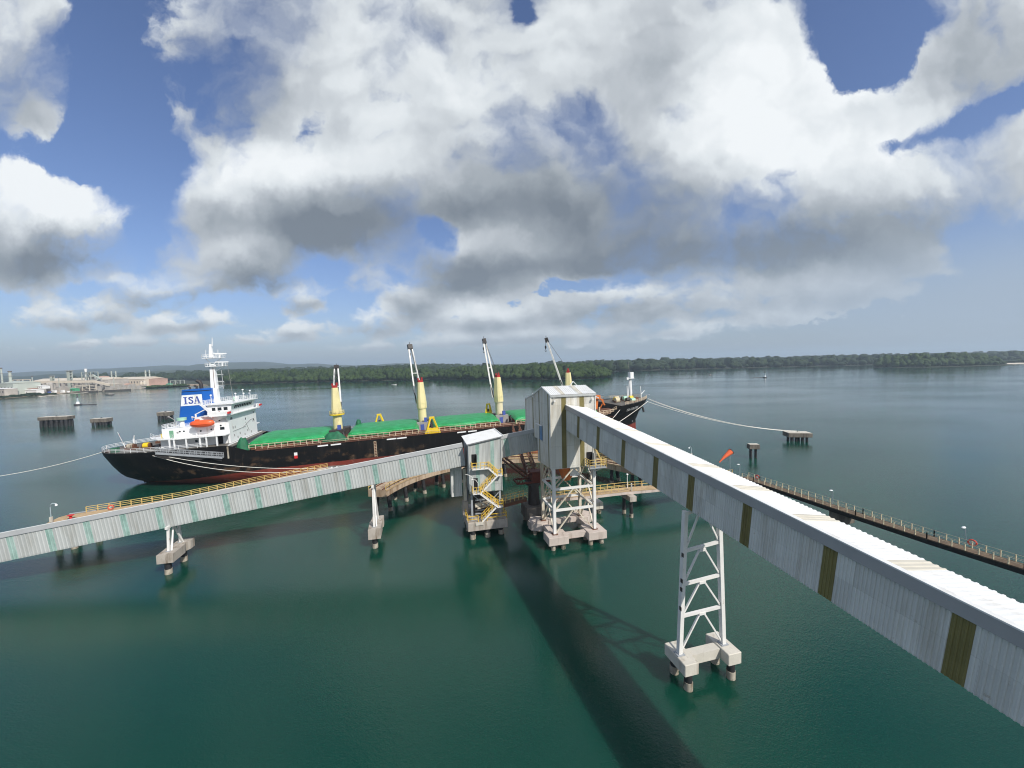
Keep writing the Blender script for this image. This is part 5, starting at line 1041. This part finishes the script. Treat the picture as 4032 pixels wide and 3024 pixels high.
# name on the bow and draught marks, lying on the plating
def hullx(x, z, side=-1):
    best = None
    for i in range(len(SS)-1):
        for j in range(len(RR)-1):
            a, b_, c, d = grid[i][j], grid[i+1][j], grid[i][j+1], grid[i+1][j+1]
            if min(a.x,b_.x,c.x,d.x) <= x <= max(a.x,b_.x,c.x,d.x) and min(a.z,b_.z,c.z,d.z) <= z <= max(a.z,b_.z,c.z,d.z):
                # bilinear solve
                u = v_ = .5
                for _ in range(20):
                    p = a*(1-u)*(1-v_)+b_*u*(1-v_)+c*(1-u)*v_+d*u*v_
                    du = (b_-a)*(1-v_)+(d-c)*v_; dv = (c-a)*(1-u)+(d-b_)*u
                    det = du.x*dv.z-dv.x*du.z
                    if abs(det) < 1e-9: break
                    ex_, ez_ = x-p.x, z-p.z
                    u += (ex_*dv.z-dv.x*ez_)/det; v_ += (du.x*ez_-ex_*du.z)/det
                if -.02 <= u <= 1.02 and -.02 <= v_ <= 1.02: return p.y
    return best
def hull_text(name, txt, x0, z0, size, m, slope=0., stretch=1.):
    cu = bpy.data.curves.new(name, 'FONT'); cu.body = txt; cu.size = size; cu.resolution_u = 3
    o = bpy.data.objects.new(name, cu); COL.objects.link(o); dg = bpy.context.evaluated_depsgraph_get()
    me = bpy.data.meshes.new_from_object(o.evaluated_get(dg)); bpy.data.objects.remove(o); bpy.data.curves.remove(cu)
    for v in me.vertices:
        x = x0 + v.co.x*stretch; z = z0 + v.co.y + slope*v.co.x*stretch; y = hullx(x, z)
        v.co = (x, -(y if y is not None else 8.)-.07, z)
    me.materials.clear(); me.materials.append(m); q = bpy.data.objects.new(name, me); COL.objects.link(q); q.parent = SHIP; return q
hull_text('ship_name', 'ISA GOLDEN', 140.9, 8.35, 1.25, M['white'], .06, .85)
hull_text('load_mark', '5', 149.6, 3.3, 1.1, M['white']); hull_text('load_mark', '8', 147.1, 3.3, .7, M['white'])
MB().add([(40.4,-12.06,5.3),(41.2,-12.06,5.3),(41.2,-12.06,6.1),(40.4,-12.06,6.1)], [(0,1,2,3)]).build('pilot_mark_white', M['white'], SHIP); MB().add([(40.4,-12.06,4.5),(41.2,-12.06,4.5),(41.2,-12.06,5.29),(40.4,-12.06,5.29)], [(0,1,2,3)]).build('pilot_mark_red', M['redpaint'], SHIP)
MB().bar((61.,-12.05,2.6),(61.,-12.05,7.),.05,.5).build('hull_ladder', M['rust'], SHIP)
for x in (61.,): MB().rail([(x-.3,-12.1,2.6),(x+.3,-12.1,2.6)], 4.4, .6, 10, .04).build('hull_ladder_rungs', M['stay'], SHIP)

# ------------------------------------------------------------ things resting on the ship
TARP = bpy.data.materials.new('green tarpaulin'); TARP.use_nodes = True; tt = TARP.node_tree; tl = tt.links; tb_ = tt.nodes['Principled BSDF']
tcx = nd(tt, 'ShaderNodeTexCoord'); tn = nd(tt, 'ShaderNodeTexNoise', i_Scale=.5, i_Detail=6.); tl.new(tcx.outputs['Object'], tn.inputs['Vector'])
trm = nd(tt, 'ShaderNodeValToRGB'); tl.new(tn.outputs['Fac'], trm.inputs[0]); trm.color_ramp.elements[0].position = .35; trm.color_ramp.elements[0].color = (.006,.235,.055,1); trm.color_ramp.elements[1].position = .68; trm.color_ramp.elements[1].color = (.016,.33,.10,1)
tl.new(trm.outputs[0], tb_.inputs['Base Color']); tb_.inputs['Roughness'].default_value = .38
tbp = nd(tt, 'ShaderNodeBump', i_Strength=.8, i_Distance=.25); tn2 = nd(tt, 'ShaderNodeTexNoise', i_Scale=1.6, i_Detail=5., i_Distortion=1.2); tl.new(tcx.outputs['Object'], tn2.inputs['Vector']); tl.new(tn2.outputs['Fac'], tbp.inputs['Height']); tl.new(tbp.outputs[0], tb_.inputs['Normal'])
TL = ['green tarpaulin over the hatch just ahead of the white bridge', 'green tarpaulin over the hatch between first and second crane', 'green tarpaulin over the hatch behind the stair tower roof', 'green tarpaulin half hidden by the left edge of the tall tower', 'green tarpaulin over the foremost hatch near the bow']
for i, (a, b_) in enumerate(HT):
    rnd = random.Random(i+3); nx, ny = max(10, int((b_-a)*1.6)), 30; vs = []
    for ix in range(nx+1):
        x = a-.25+(b_-a+.5)*ix/nx
        for iy in range(ny+1):
            t = iy/ny*2-1; w_ = 9.05; y = w_*max(-1, min(1, t*1.14))
            crown_ = .95*(1-(min(1, abs(t)*1.05))**2.6)
            z = 9.32 + crown_*(.55+.45*min(1, min(ix, nx-ix)/3)) + .10*mnoise.noise(V((x*.5, y*.5, i*3.)))
            if abs(t) > .88:
                k = (abs(t)-.88)/.12; s0 = mnoise.noise(V((x*.45, 7*i+3., 1.)))*.5+.5
                yl = i in (1, 2) and ((x > b_-7.5 and t < 0) or (x < a+4.5 and i == 2 and t < 0))
                z -= k*((.25 if yl else .55)+.75*s0*(.3 if yl else 1)); y += math.copysign(.12+.16*mnoise.noise(V((x*1.3, i, 5.))), t)
            if ix in (0, nx): z -= .75
            vs.append((x, y, z))
    q = ny+1; m_ = MB().add(vs, [(j*q+k, (j+1)*q+k, (j+1)*q+k+1, j*q+k+1) for j in range(nx) for k in range(ny)], True)
    o = m_.build('hatch_tarpaulin', TARP); o.matrix_world = SM; tag(o, TL[i], 'tarpaulin', 'green tarpaulins over the hatches')
def drape(label, x, y, z, rx, ry, h, seed):
    rings = []; n_ = 22
    for k in range(7):
        t = k/6; rg = []
        for j in range(n_):
            a = 2*pi*j/n_; f = (.42+.58*(1-t)**.7)*(1+.22*mnoise.noise(V((cos(a)*2.2, sin(a)*2.2, seed+t*.6))))
            rg.append((x+cos(a)*rx*f, y+sin(a)*ry*f, z+h*t*(1+.12*sin(a*3+seed))))
        rings.append(rg)
    o = MB().loft(rings).build('draped_cover', M['greencover']); o.matrix_world = SM; return tag(o, label, 'cover', 'dark green covers draped over deck gear')
drape('dark green cloth draped over gear in front of the white bridge', 27.4, -8.8, 7.5, 1.7, 1.7, 3.1, 1.); drape('dark green cloth draped at the foot of the leftmost crane', 50.2, -8.6, 7.5, 3.6, 2., 2.4, 4.); drape('small dark green cloth heaped at the near corner of the second hatch', 54.9, 3., 9., 1.1, 1.5, 2.4, 7.)
def grab(label, x, y, z, rz, s_=1.):
    g = thing('cargo_grab', label, 'grab', group='yellow cargo grabs on deck'); g.matrix_world = SM @ Matrix.Translation((x, y, z)) @ Matrix.Rotation(rz, 4, 'Z') @ Matrix.Scale(s_, 4)
    MB().loft([[(-2.3,-1.1,0),(2.3,-1.1,0),(2.3,1.1,0),(-2.3,1.1,0)],[(-2.2,-1.2,.5),(2.2,-1.2,.5),(2.2,1.2,.5),(-2.2,1.2,.5)],[(-1.3,-1.2,1.5),(1.3,-1.2,1.5),(1.3,1.2,1.5),(-1.3,1.2,1.5)]], smooth=False).build('bucket', M['grab'], g)
    for sx_ in (-1, 1):
        br('frame_arm', M['grab'], g, (sx_*1.5,-.9,1.2), (sx_*.45,-.5,4.4), .4); br('frame_arm', M['grab'], g, (sx_*1.5,.9,1.2), (sx_*.45,.5,4.4), .4)
    bx('top_beam', M['grab'], g, -.75, -.7, 4.3, .75, .7, 4.75); bx('sheave_block', M['darksteel'], g, -.35, -.4, 1.6, .35, .4, 2.6)
grab('yellow cargo grab standing beside the second crane from the left', 77.0, -10.0, 7.5, 0); grab('yellow cargo grab at the far side of the second hatch', 60.5, 10.2, 7.5, 0, .95); grab('yellow cargo grab beyond the third crane from the left', 96.6, 4.2, 9.2, R(70), .85)
lb_ = thing('lifeboat', 'orange covered lifeboat hanging beside the white bridge house', 'lifeboat', mtx=SM @ Matrix.Translation((19.5, -10.6, 14.7)) @ Matrix.Scale(.92, 4))
rings = []
for i in range(13):
    t = -1+2*i/12; k = (1-abs(t)**2.6)**.6 if abs(t) < 1 else .0; k = max(k, .06); rg = []
    for j in range(14):
        a = 2*pi*j/14; rg.append((t*2.9, cos(a)*1.05*k, .95+sin(a)*(.95 if sin(a) < 0 else 1.15)*(.35+.65*k)+.12*t*t))
    rings.append(rg)
MB().loft(rings).build('boat_shell', M['lifeorange'], lb_); MB().path([(2.95*cos(t), 1.1*sin(t), .98) for t in [2*pi*i/24 for i in range(25)]], .09).build('fender_strake', M['lifeorange'], lb_); bx('hatch_top', M['lifeorange'], lb_, -1.6, -.35, 1.9, -.7, .35, 2.35)
for x in (17.4, 21.6):
    MB().bar((x,-9.3,12.44),(x,-9.3,17.2),.28).bar((x,-9.3,17.2),(x,-10.6,17.6),.25).bar((x,-10.6,17.6),(x,-10.6,16.9),.08).build('davit', M['white'], SHIP)
bx('davit_post', M['cranered'], SHIP, 22.75, -9.2, 16.9, 23.0, -8.95, 18.4); MB().bar((17.8,-9.6,16.4),(17.8,-9.6,18.2),.3).bar((17.8,-9.6,18.1),(19.9,-9.8,19.1),.2).build('stores_crane', M['white'], SHIP)
# mooring ropes
def rope(label, a, b, sag, r=.075, n_=18):
    a, b = V(a), V(b); pts = [a.lerp(b, i/n_) - V((0,0,sag*4*(i/n_)*(1-i/n_))) for i in range(n_+1)]
    tag(MB().path(pts, r, 5).build('mooring_rope', M['rope']), label, 'rope', 'white mooring ropes')
rope('upper white rope from the stern down to the left walkway end', sw(6.6,-10.7,9.75), (-44.8,93.2,5.3), 1.6); rope('lower white rope from the stern down to the left walkway end', sw(6.3,-10.7,9.6), (-46.0,92.8,5.2), 2.6)
rope('pale rope running off the left edge from the stern', sw(-6.6,-3.4,9.6), (-165.,91.,5.5), 3.5)
rope('uppermost of the white ropes from the bow to the dark dolphin', sw(154.6,-1.4,10.9), (99.6,134.6,3.4), 2.2); rope('middle white rope from the bow to the dark dolphin', sw(154.6,-1.2,10.7), (101.4,135.2,3.4), 2.4); rope('lowest of the white ropes from the bow to the dark dolphin', sw(154.0,-2.2,9.9), (100.6,134.4,3.3), 2.0)
rope('white rope leading from the bow tip back behind the gallery roof', sw(153.8,-2.6,10.1), (12.5,100.2,5.2), .9, .09); rope('short white rope from the forecastle edge behind the gallery roof', sw(139.2,-9.9,9.9), (16.5,99.8,5.2), .5, .08)
# ================================================================== WORKS ON THE LEFT SHORE, BOATS AND BUOYS
def hall(name, label, x0, x1, y, z0, z1, depth, rz, wall, roof, ridge=2., group=None, bays=0, door=True, cat='shed'):
    """gabled shed: x0..x1 along its front, y is the front wall"""
    o = thing(name, label, cat, ((x0+x1)/2, y, 0), rz, group); w = (x1-x0)/2
    bx('wall', M[wall], o, -w, 0, z0, w, depth, z1)
    MB().extrude([(-w-.5,-.5,z1),(-w-.5,depth+.5,z1),(-w-.5,depth/2,z1+ridge)], (2*w+1, 0, 0)).build('roof', M[roof], o)
    for k in range(bays):
        u = -w+(k+.5)*2*w/bays; bx('window', M['plantdark'], o, u-w/bays*.35, -.06, z0+(z1-z0)*.45, u+w/bays*.35, .0, z0+(z1-z0)*.72)
    if door: bx('door', M['plantdark'], o, -w*.6, -.08, z0, -w*.6+2.4, .0, z0+min(3., (z1-z0)*.7))
    return o
def stack(label, x, y, h, r0, r1, m='plantpale', cap_=True, group='tall chimneys of the works'):
    o = thing('chimney_stack', label, 'chimney', (x, y, 0), 0, group); MB().tube((0,0,0),(0,0,h),r0,r1,14).build('shaft', M[m], o)
    for z in (h*.55, h*.8): MB().tube((0,0,z),(0,0,z+.4),r1*1.7,n=12).build('gallery_ring', M['plantgrey'], o)
    if cap_: MB().tube((0,0,h-1.6),(0,0,h+.2),r1*1.35,n=12).build('rim', M['plantdark'], o)
    return o
stack('slim chimney at the extreme left edge of the works', -741, 560, 40, 1.3, .8); stack('thick pale chimney second from the left edge', -729, 560, 35, 2.0, 1.5)
stack('left one of the paired chimneys before the pink pile', -831, 800, 32, 1.5, 1.1, cap_=False); stack('right one of the paired chimneys before the pink pile', -824, 802, 32, 1.5, 1.1, cap_=False)
stack('left one of the paired chimneys at the end of the red hall', -766, 806, 32, 1.8, 1.3, cap_=False); stack('right one of the paired chimneys at the end of the red hall', -759.5, 808, 32.4, 1.5, 1.1, cap_=False)
stack('thin pale mast like chimney right of the thick second chimney', -716, 575, 27, .7, .5)
stack('thin short chimney behind the long white shed', -706, 600, 24, .6, .45)
stack('slender vent stack right of the white framed tower', -662, 640, 24, .6, .45)
hall('process_building', 'pale green grey works building under the two left chimneys', -735, -697, 545, 0, 17.5, 26, R(-20), 'plantpale', 'plantpale', 3, bays=4)
hall('process_building', 'lower pale building with a white roof edge at the left margin', -722, -696, 532, 0, 10.4, 12, R(-20), 'plantgrey', 'containerwhite', 1.2, bays=3)
hall('office_building', 'long white office row with small windows in front of the works', -707, -680, 560, 8.2, 12.3, 8, R(-12), 'containerwhite', 'containerwhite', .8, bays=7)
hall('storage_shed', 'long white low shed near the beach scrub', -698, -672, 546, 1, 7.4, 8, R(-12), 'containerwhite', 'containerwhite', .9, bays=0)
hall('storage_shed', 'pinkish low roofed shed beside the white office row', -712, -688, 552, 1, 9.2, 8, R(-12), 'plantpink', 'plantpink', .8)
hall('storage_hall', 'long beige roofed hall across the back of the works', -845, -700, 672, 0, 17.2, 34, R(-4), 'plantgrey', 'plantbeige', 4., bays=12)
hall('storage_hall', 'big pale vaulted hall ending in a red brown wall', -802, -727, 768, 0, 14.8, 40, R(-10), 'plantbeige', 'plantbeige', 4.5, bays=11)
hall('annex_hall', 'red brown end hall joined to the big pale vaulted hall', -748, -724, 772, 0, 14.5, 34, R(-10), 'plantpink', 'plantpink', 1.5, bays=2)
hall('workshop', 'pink brown roofed workshop row in front of the vaulted hall', -742, -694, 690, 0, 6., 18, R(-6), 'plantgrey', 'plantpink', 3.4, bays=6)
hall('workshop', 'cream fronted workshop with dark openings left of the pink roofs', -722, -690, 668, 0, 8.8, 14, R(-6), 'plantbeige', 'sand', 1., bays=4)
hall('site_hut', 'green hut beside the quay', -668, -659, 580, 2, 6.2, 6, R(-10), 'plantgreen', 'plantgreen', 1.); hall('site_hut', 'pale green hut on the jetty left of the concrete portal', -648, -640, 720, 1.2, 5., 6, R(-8), 'palegreen', 'plantgreen', 1.2)
for i, (x, y, h) in enumerate(((-688,571,15.5),(-684,571,15.5))):
    o = thing('silo', 'grey silo beside the white office row, %s one of the touching pair' % ('left' if i == 0 else 'right'), 'silo', (x, y, 0), 0, 'grey silos of the works'); MB().tube((0,0,2),(0,0,h),2.4,n=14).tube((0,0,h),(0,0,h+1.5),2.4,.5,14).build('shell', M['plantgrey'], o); bx('support_frame', M['plantdark'], o, -2.2,-2.2,0,2.2,2.2,2)
def frame_tower(name, label, x, y, w, d, h, lv, m, cat='tower'):
    o = thing(name, label, cat, (x, y, 0), R(-8))
    for u in (0, w*.5, w):
        for v in (0, d): br('column', M[m], o, (u, v, 0), (u, v, h), .9)
    for k in range(1, lv+1):
        z = h*k/lv; MB().bar((0,0,z),(w,0,z),.6).bar((0,d,z),(w,d,z),.6).bar((0,0,z),(0,d,z),.6).bar((w,0,z),(w,d,z),.6).build('floor_beam', M[m], o)
        MB().bar((0,0,z-h/lv),(w*.5,0,z),.35).bar((w,0,z-h/lv),(w*.5,0,z),.35).build('brace', M[m], o)
        bx('floor', M['plantdark'], o, .5, .5, z-.35, w-.5, d-.5, z-.1)
    return o
dt = frame_tower('dryer_tower', 'tall white framed dryer tower with a smoking white stack', -692, 620, 17, 10, 31, 4, 'plantpale')
MB().tube((4.,3,0),(4.,3,33),2.0,1.4,14).build('white_column', M['containerwhite'], dt); MB().tube((4.,3,33),(4.,3,36.5),1.7,n=14).build('stack_top', M['containerwhite'], dt); MB().tube((9.5,5,8),(9.5,5,28),1.6,n=12).tube((13.,5,8),(13.,5,27),1.6,n=12).build('cyclone', M['plantgrey'], dt)
MB().bar((17,3,26),(30,3,19),2.2,2.).bar((18,2,16),(27,2,19),1.8).build('duct', M['plantpale'], dt); bx('bag_house', M['plantgrey'], dt, 15, 0, 12, 26, 9, 19)
lt2 = frame_tower('lattice_tower', 'narrow latticed tower with a flat top left of the white stack', -750, 650, 4, 4, 34, 7, 'plantpale'); bx('top_platform', M['plantgrey'], lt2, -1.5,-1.5,33.6,5.5,5.5,34.2)
lt3 = frame_tower('lattice_tower', 'short latticed tower above the long conveyor', -767, 640, 3, 3, 26, 5, 'plantpale'); bx('top_platform', M['plantgrey'], lt3, -1,-1,25.7,4,4,26.2)
frame_tower('pipe_rack', 'brown steel process frame between the two left chimneys', -745, 575, 18, 8, 22, 5, 'plantbeige', 'rack'); frame_tower('quay_gantry', 'beige two storey gantry standing on the quay', -670, 590, 26, 8, 10.6, 2, 'plantbeige', 'gantry')
frame_tower('loading_portal', 'open white concrete portal on the jetty right of the works', -646, 728, 21, 8, 11.6, 1, 'plantpale', 'portal')
frame_tower('pipe_rack', 'cluttered brown pipe rack behind the quay gantry', -690, 606, 42, 10, 12.5, 3, 'plantgrey', 'rack')
cv = thing('shore_conveyor', 'long grey conveyor gallery on legs crossing the works', 'conveyor', (-765, 600, 0), R(2)); MB().bar((0,0,17.4),(112,0,16.),3.2,3.6).bar((112,0,15.6),(132,2,9.6),3.,3.2).build('gallery', M['plantbeige'], cv)
for k in range(8): br('support_leg', M['plantgrey'], cv, (8+k*14,0,0), (8+k*14,0,15.5), 1.4)
pl_ = tag(MB().ball((0,0,9),13,8,9.5,18,10,.35,2).build('ore_pile', M['plantpink']), 'pink brown heap behind the white framed tower', 'heap'); pl_.location = (-763, 720, 5)
for i, (x, y, w, m, lb2) in enumerate(((-671,563,8.,'containerwhite','left white container on the beach edge'),(-662,566,6.5,'containerwhite','right white container on the beach edge'),(-656,568,2.6,'containerwhite','small white van at the right end of the containers'),(-677,562,3.2,'logoblue','dark blue truck left of the white containers'))):
    o = thing('shipping_container' if i < 2 else 'parked_van', lb2, 'container' if i < 2 else 'van', (x, y, 1.2), R(-14)); h_ = 4.1 if i < 2 else 2.5
    MB().bevbox(-w/2,-1.3,.35,w/2,1.3,h_,.1).build('body', M[m], o); bx('window' if i > 1 else 'door', M['plantdark'], o, -w*.4,-1.34,h_*.55,-w*.12,-1.29,h_*.85)
    if i > 1:
        for u in (-w*.3, w*.3): MB().tube((u,-1.35,.35),(u,1.35,.35),.38,n=10).build('wheel', M['black'], o)
for i, x in enumerate((-676,-670.5)):
    o = thing('storage_tank', 'cream tank before the red hall end, %s of the two' % ('left' if i == 0 else 'right'), 'tank', (x, 702, 0)); MB().tube((0,0,6.2),(0,0,11.),2.3,n=14).tube((0,0,11.),(0,0,11.8),2.3,.4,14).build('shell', M['sand'], o); bx('stand', M['plantgrey'], o, -2,-2,0,2,2,6.2)
for i, (x0, x1, y0, y1, lb2) in enumerate(((-664,-637,573,590,'dark quay wall in front of the quay gantry'),(-636,-613,600,618,'low brown barge landing right of the quay'),(-602,-634,430,470,'dark quay wall at the left edge'),(-650,-622,716,724,'dark jetty deck under the concrete portal'))):
    o = thing('quay_wall', lb2, 'quay', ((x0+x1)/2, (y0+y1)/2, 0), math.atan2(y1-y0, x1-x0)); l_ = math.hypot(x1-x0, y1-y0)/2; bx('wall_body', M['quay'], o, -l_, -2.2, -1, l_, 2.2, 2.4); bx('coping', M['conc'], o, -l_-.1, -2.3, 2.4, l_+.1, 2.3, 2.8)
rnd = random.Random(12)
mb = MB()
for i in range(160):
    x = rnd.uniform(-735,-640); y = 560+ (x+735)*.45 + rnd.uniform(0, 70); 
    if x > -652 and y < 600: continue
    h = rnd.uniform(2, 9); w = rnd.uniform(1.5, 8); mb.box(x, y, .6, x+w, y+rnd.uniform(2,5), h)
tag(mb.build('works_clutter', M['plantgrey']), 'jumble of low sheds, pipes and stacked goods between the works buildings', 'clutter', kind='stuff')
# smoke above the white stack
smk = bpy.data.materials.new('thin smoke'); smk.use_nodes = True; st = smk.node_tree; st.nodes.remove(st.nodes['Principled BSDF']); pv = nd(st, 'ShaderNodeVolumePrincipled'); pv.inputs['Color'].default_value = (.95,.96,.92,1)
stc = nd(st, 'ShaderNodeTexCoord'); sn_ = nd(st, 'ShaderNodeTexNoise', i_Scale=.12, i_Detail=4.); st.links.new(stc.outputs['Object'], sn_.inputs['Vector']); sr = nd(st, 'ShaderNodeMapRange', i_1=.35, i_2=.7, i_3=0., i_4=.010); st.links.new(sn_.outputs['Fac'], sr.inputs[0]); st.links.new(sr.outputs[0], pv.inputs['Density']); st.links.new(pv.outputs[0], st.nodes['Material Output'].inputs['Volume'])
import bmesh
sm_ = MB().path([(-688,623,37.2),(-687.6,623,42),(-687.2,624,48),(-686.5,625,56),(-685.5,626,66),(-683,628,78)], [1.5,2.2,3.2,4.6,6.5,8.5], 12).build('smoke', smk)
bm_ = bmesh.new(); bm_.from_mesh(sm_.data); bmesh.ops.remove_doubles(bm_, verts=bm_.verts, dist=.001); bmesh.ops.recalc_face_normals(bm_, faces=bm_.faces); bm_.to_mesh(sm_.data); bm_.free()
tag(sm_, 'faint pale smoke drifting up from the white stack', 'smoke', kind='stuff')
# small craft and buoys
def boat(label, x, y, l, rz, cabin=True, m='boatdark'):
    o = thing('small_boat', label, 'boat', (x, y, 0), rz, 'small boats on the water')
    rings = []
    for i in range(7):
        t = i/6; k = (1-t**3)*.5*min(1, .6+t*2)*l*.26+.02; z = .5+.35*t*t; rings.append([(t*l-l/2,-k,z*l/7),(t*l-l/2,-k*.7,-.2),(t*l-l/2,k*.7,-.2),(t*l-l/2,k,z*l/7)])
    MB().loft(rings, smooth=False).build('hull', M[m], o)
    if cabin: bx('cabin', M['boatdark'] if m != 'boatdark' else M['plantgrey'], o, -l*.25, -l*.09, .3, l*.05, l*.09, l*.22)
    return o
boat('dark boat lying off the works quay', -527, 503, 10.5, R(185)); boat('tiny dark boat far out right of the second crane', -133, 630, 7, R(0), False); boat('tiny pale boat on the water between the two left cranes', -184, 600, 8, R(-10), False, 'containerwhite'); boat('tiny dark boat beside the tall tower on the far water', -3, 543, 6, R(5), False); boat('tiny dark boat with a long wake before the far forest', 349, 676, 6, R(20))
for x, y, l, lb2 in ((-398,359,17,'low dark floating pipe beside the left buoy'),(356,556,13,'low dark floating pipe beside the right buoy')):
    tag(MB().tube((x-l/2,y,.05),(x+l/2,y,.05),.45,n=10).ball((x-l/2,y,.05),.5,.45,.45,8,6).ball((x+l/2,y,.05),.5,.45,.45,8,6).build('floating_pipe', M['boatdark']), lb2, 'pipe')
def buoy(label, x, y, s_):
    o = thing('channel_buoy', label, 'buoy', (x, y, 0), 0, 'channel buoys'); o.scale = (s_,)*3
    MB().tube((0,0,-.5),(0,0,.7),1.7,n=14).build('float', M['boatdark'], o); MB().tube((0,0,.7),(0,0,2.),.9,.6,10).build('white_band', M['white'], o)
    MB().tube((0,0,2.),(0,0,4.4),.55,.3,8).build('tower', M['lamppost'], o); MB().tube((0,0,4.4),(0,0,5.4),.5,.15,8).tube((0,0,5.6),(0,0,6.6),.5,.15,8).build('top_mark', M['boatdark'], o)
buoy('black and white channel buoy before the works', -406, 358.5, 1.6); buoy('black and white channel buoy on the right water', 363.4, 552, 1.6)
# air over the whole scene
hz_ = bpy.data.materials.new('hazy air'); hz_.use_nodes = True; h_t = hz_.node_tree; h_t.nodes.remove(h_t.nodes['Principled BSDF']); hv = nd(h_t, 'ShaderNodeVolumePrincipled'); hv.inputs['Color'].default_value = (.70,.86,1.,1); hv.inputs['Density'].default_value = 1.7e-4; hv.inputs['Anisotropy'].default_value = .1
h_t.links.new(hv.outputs[0], h_t.nodes['Material Output'].inputs['Volume'])
tag(MB().box(-14100,-700,-10,14100,14100,190).build('haze', hz_), kind='stuff')
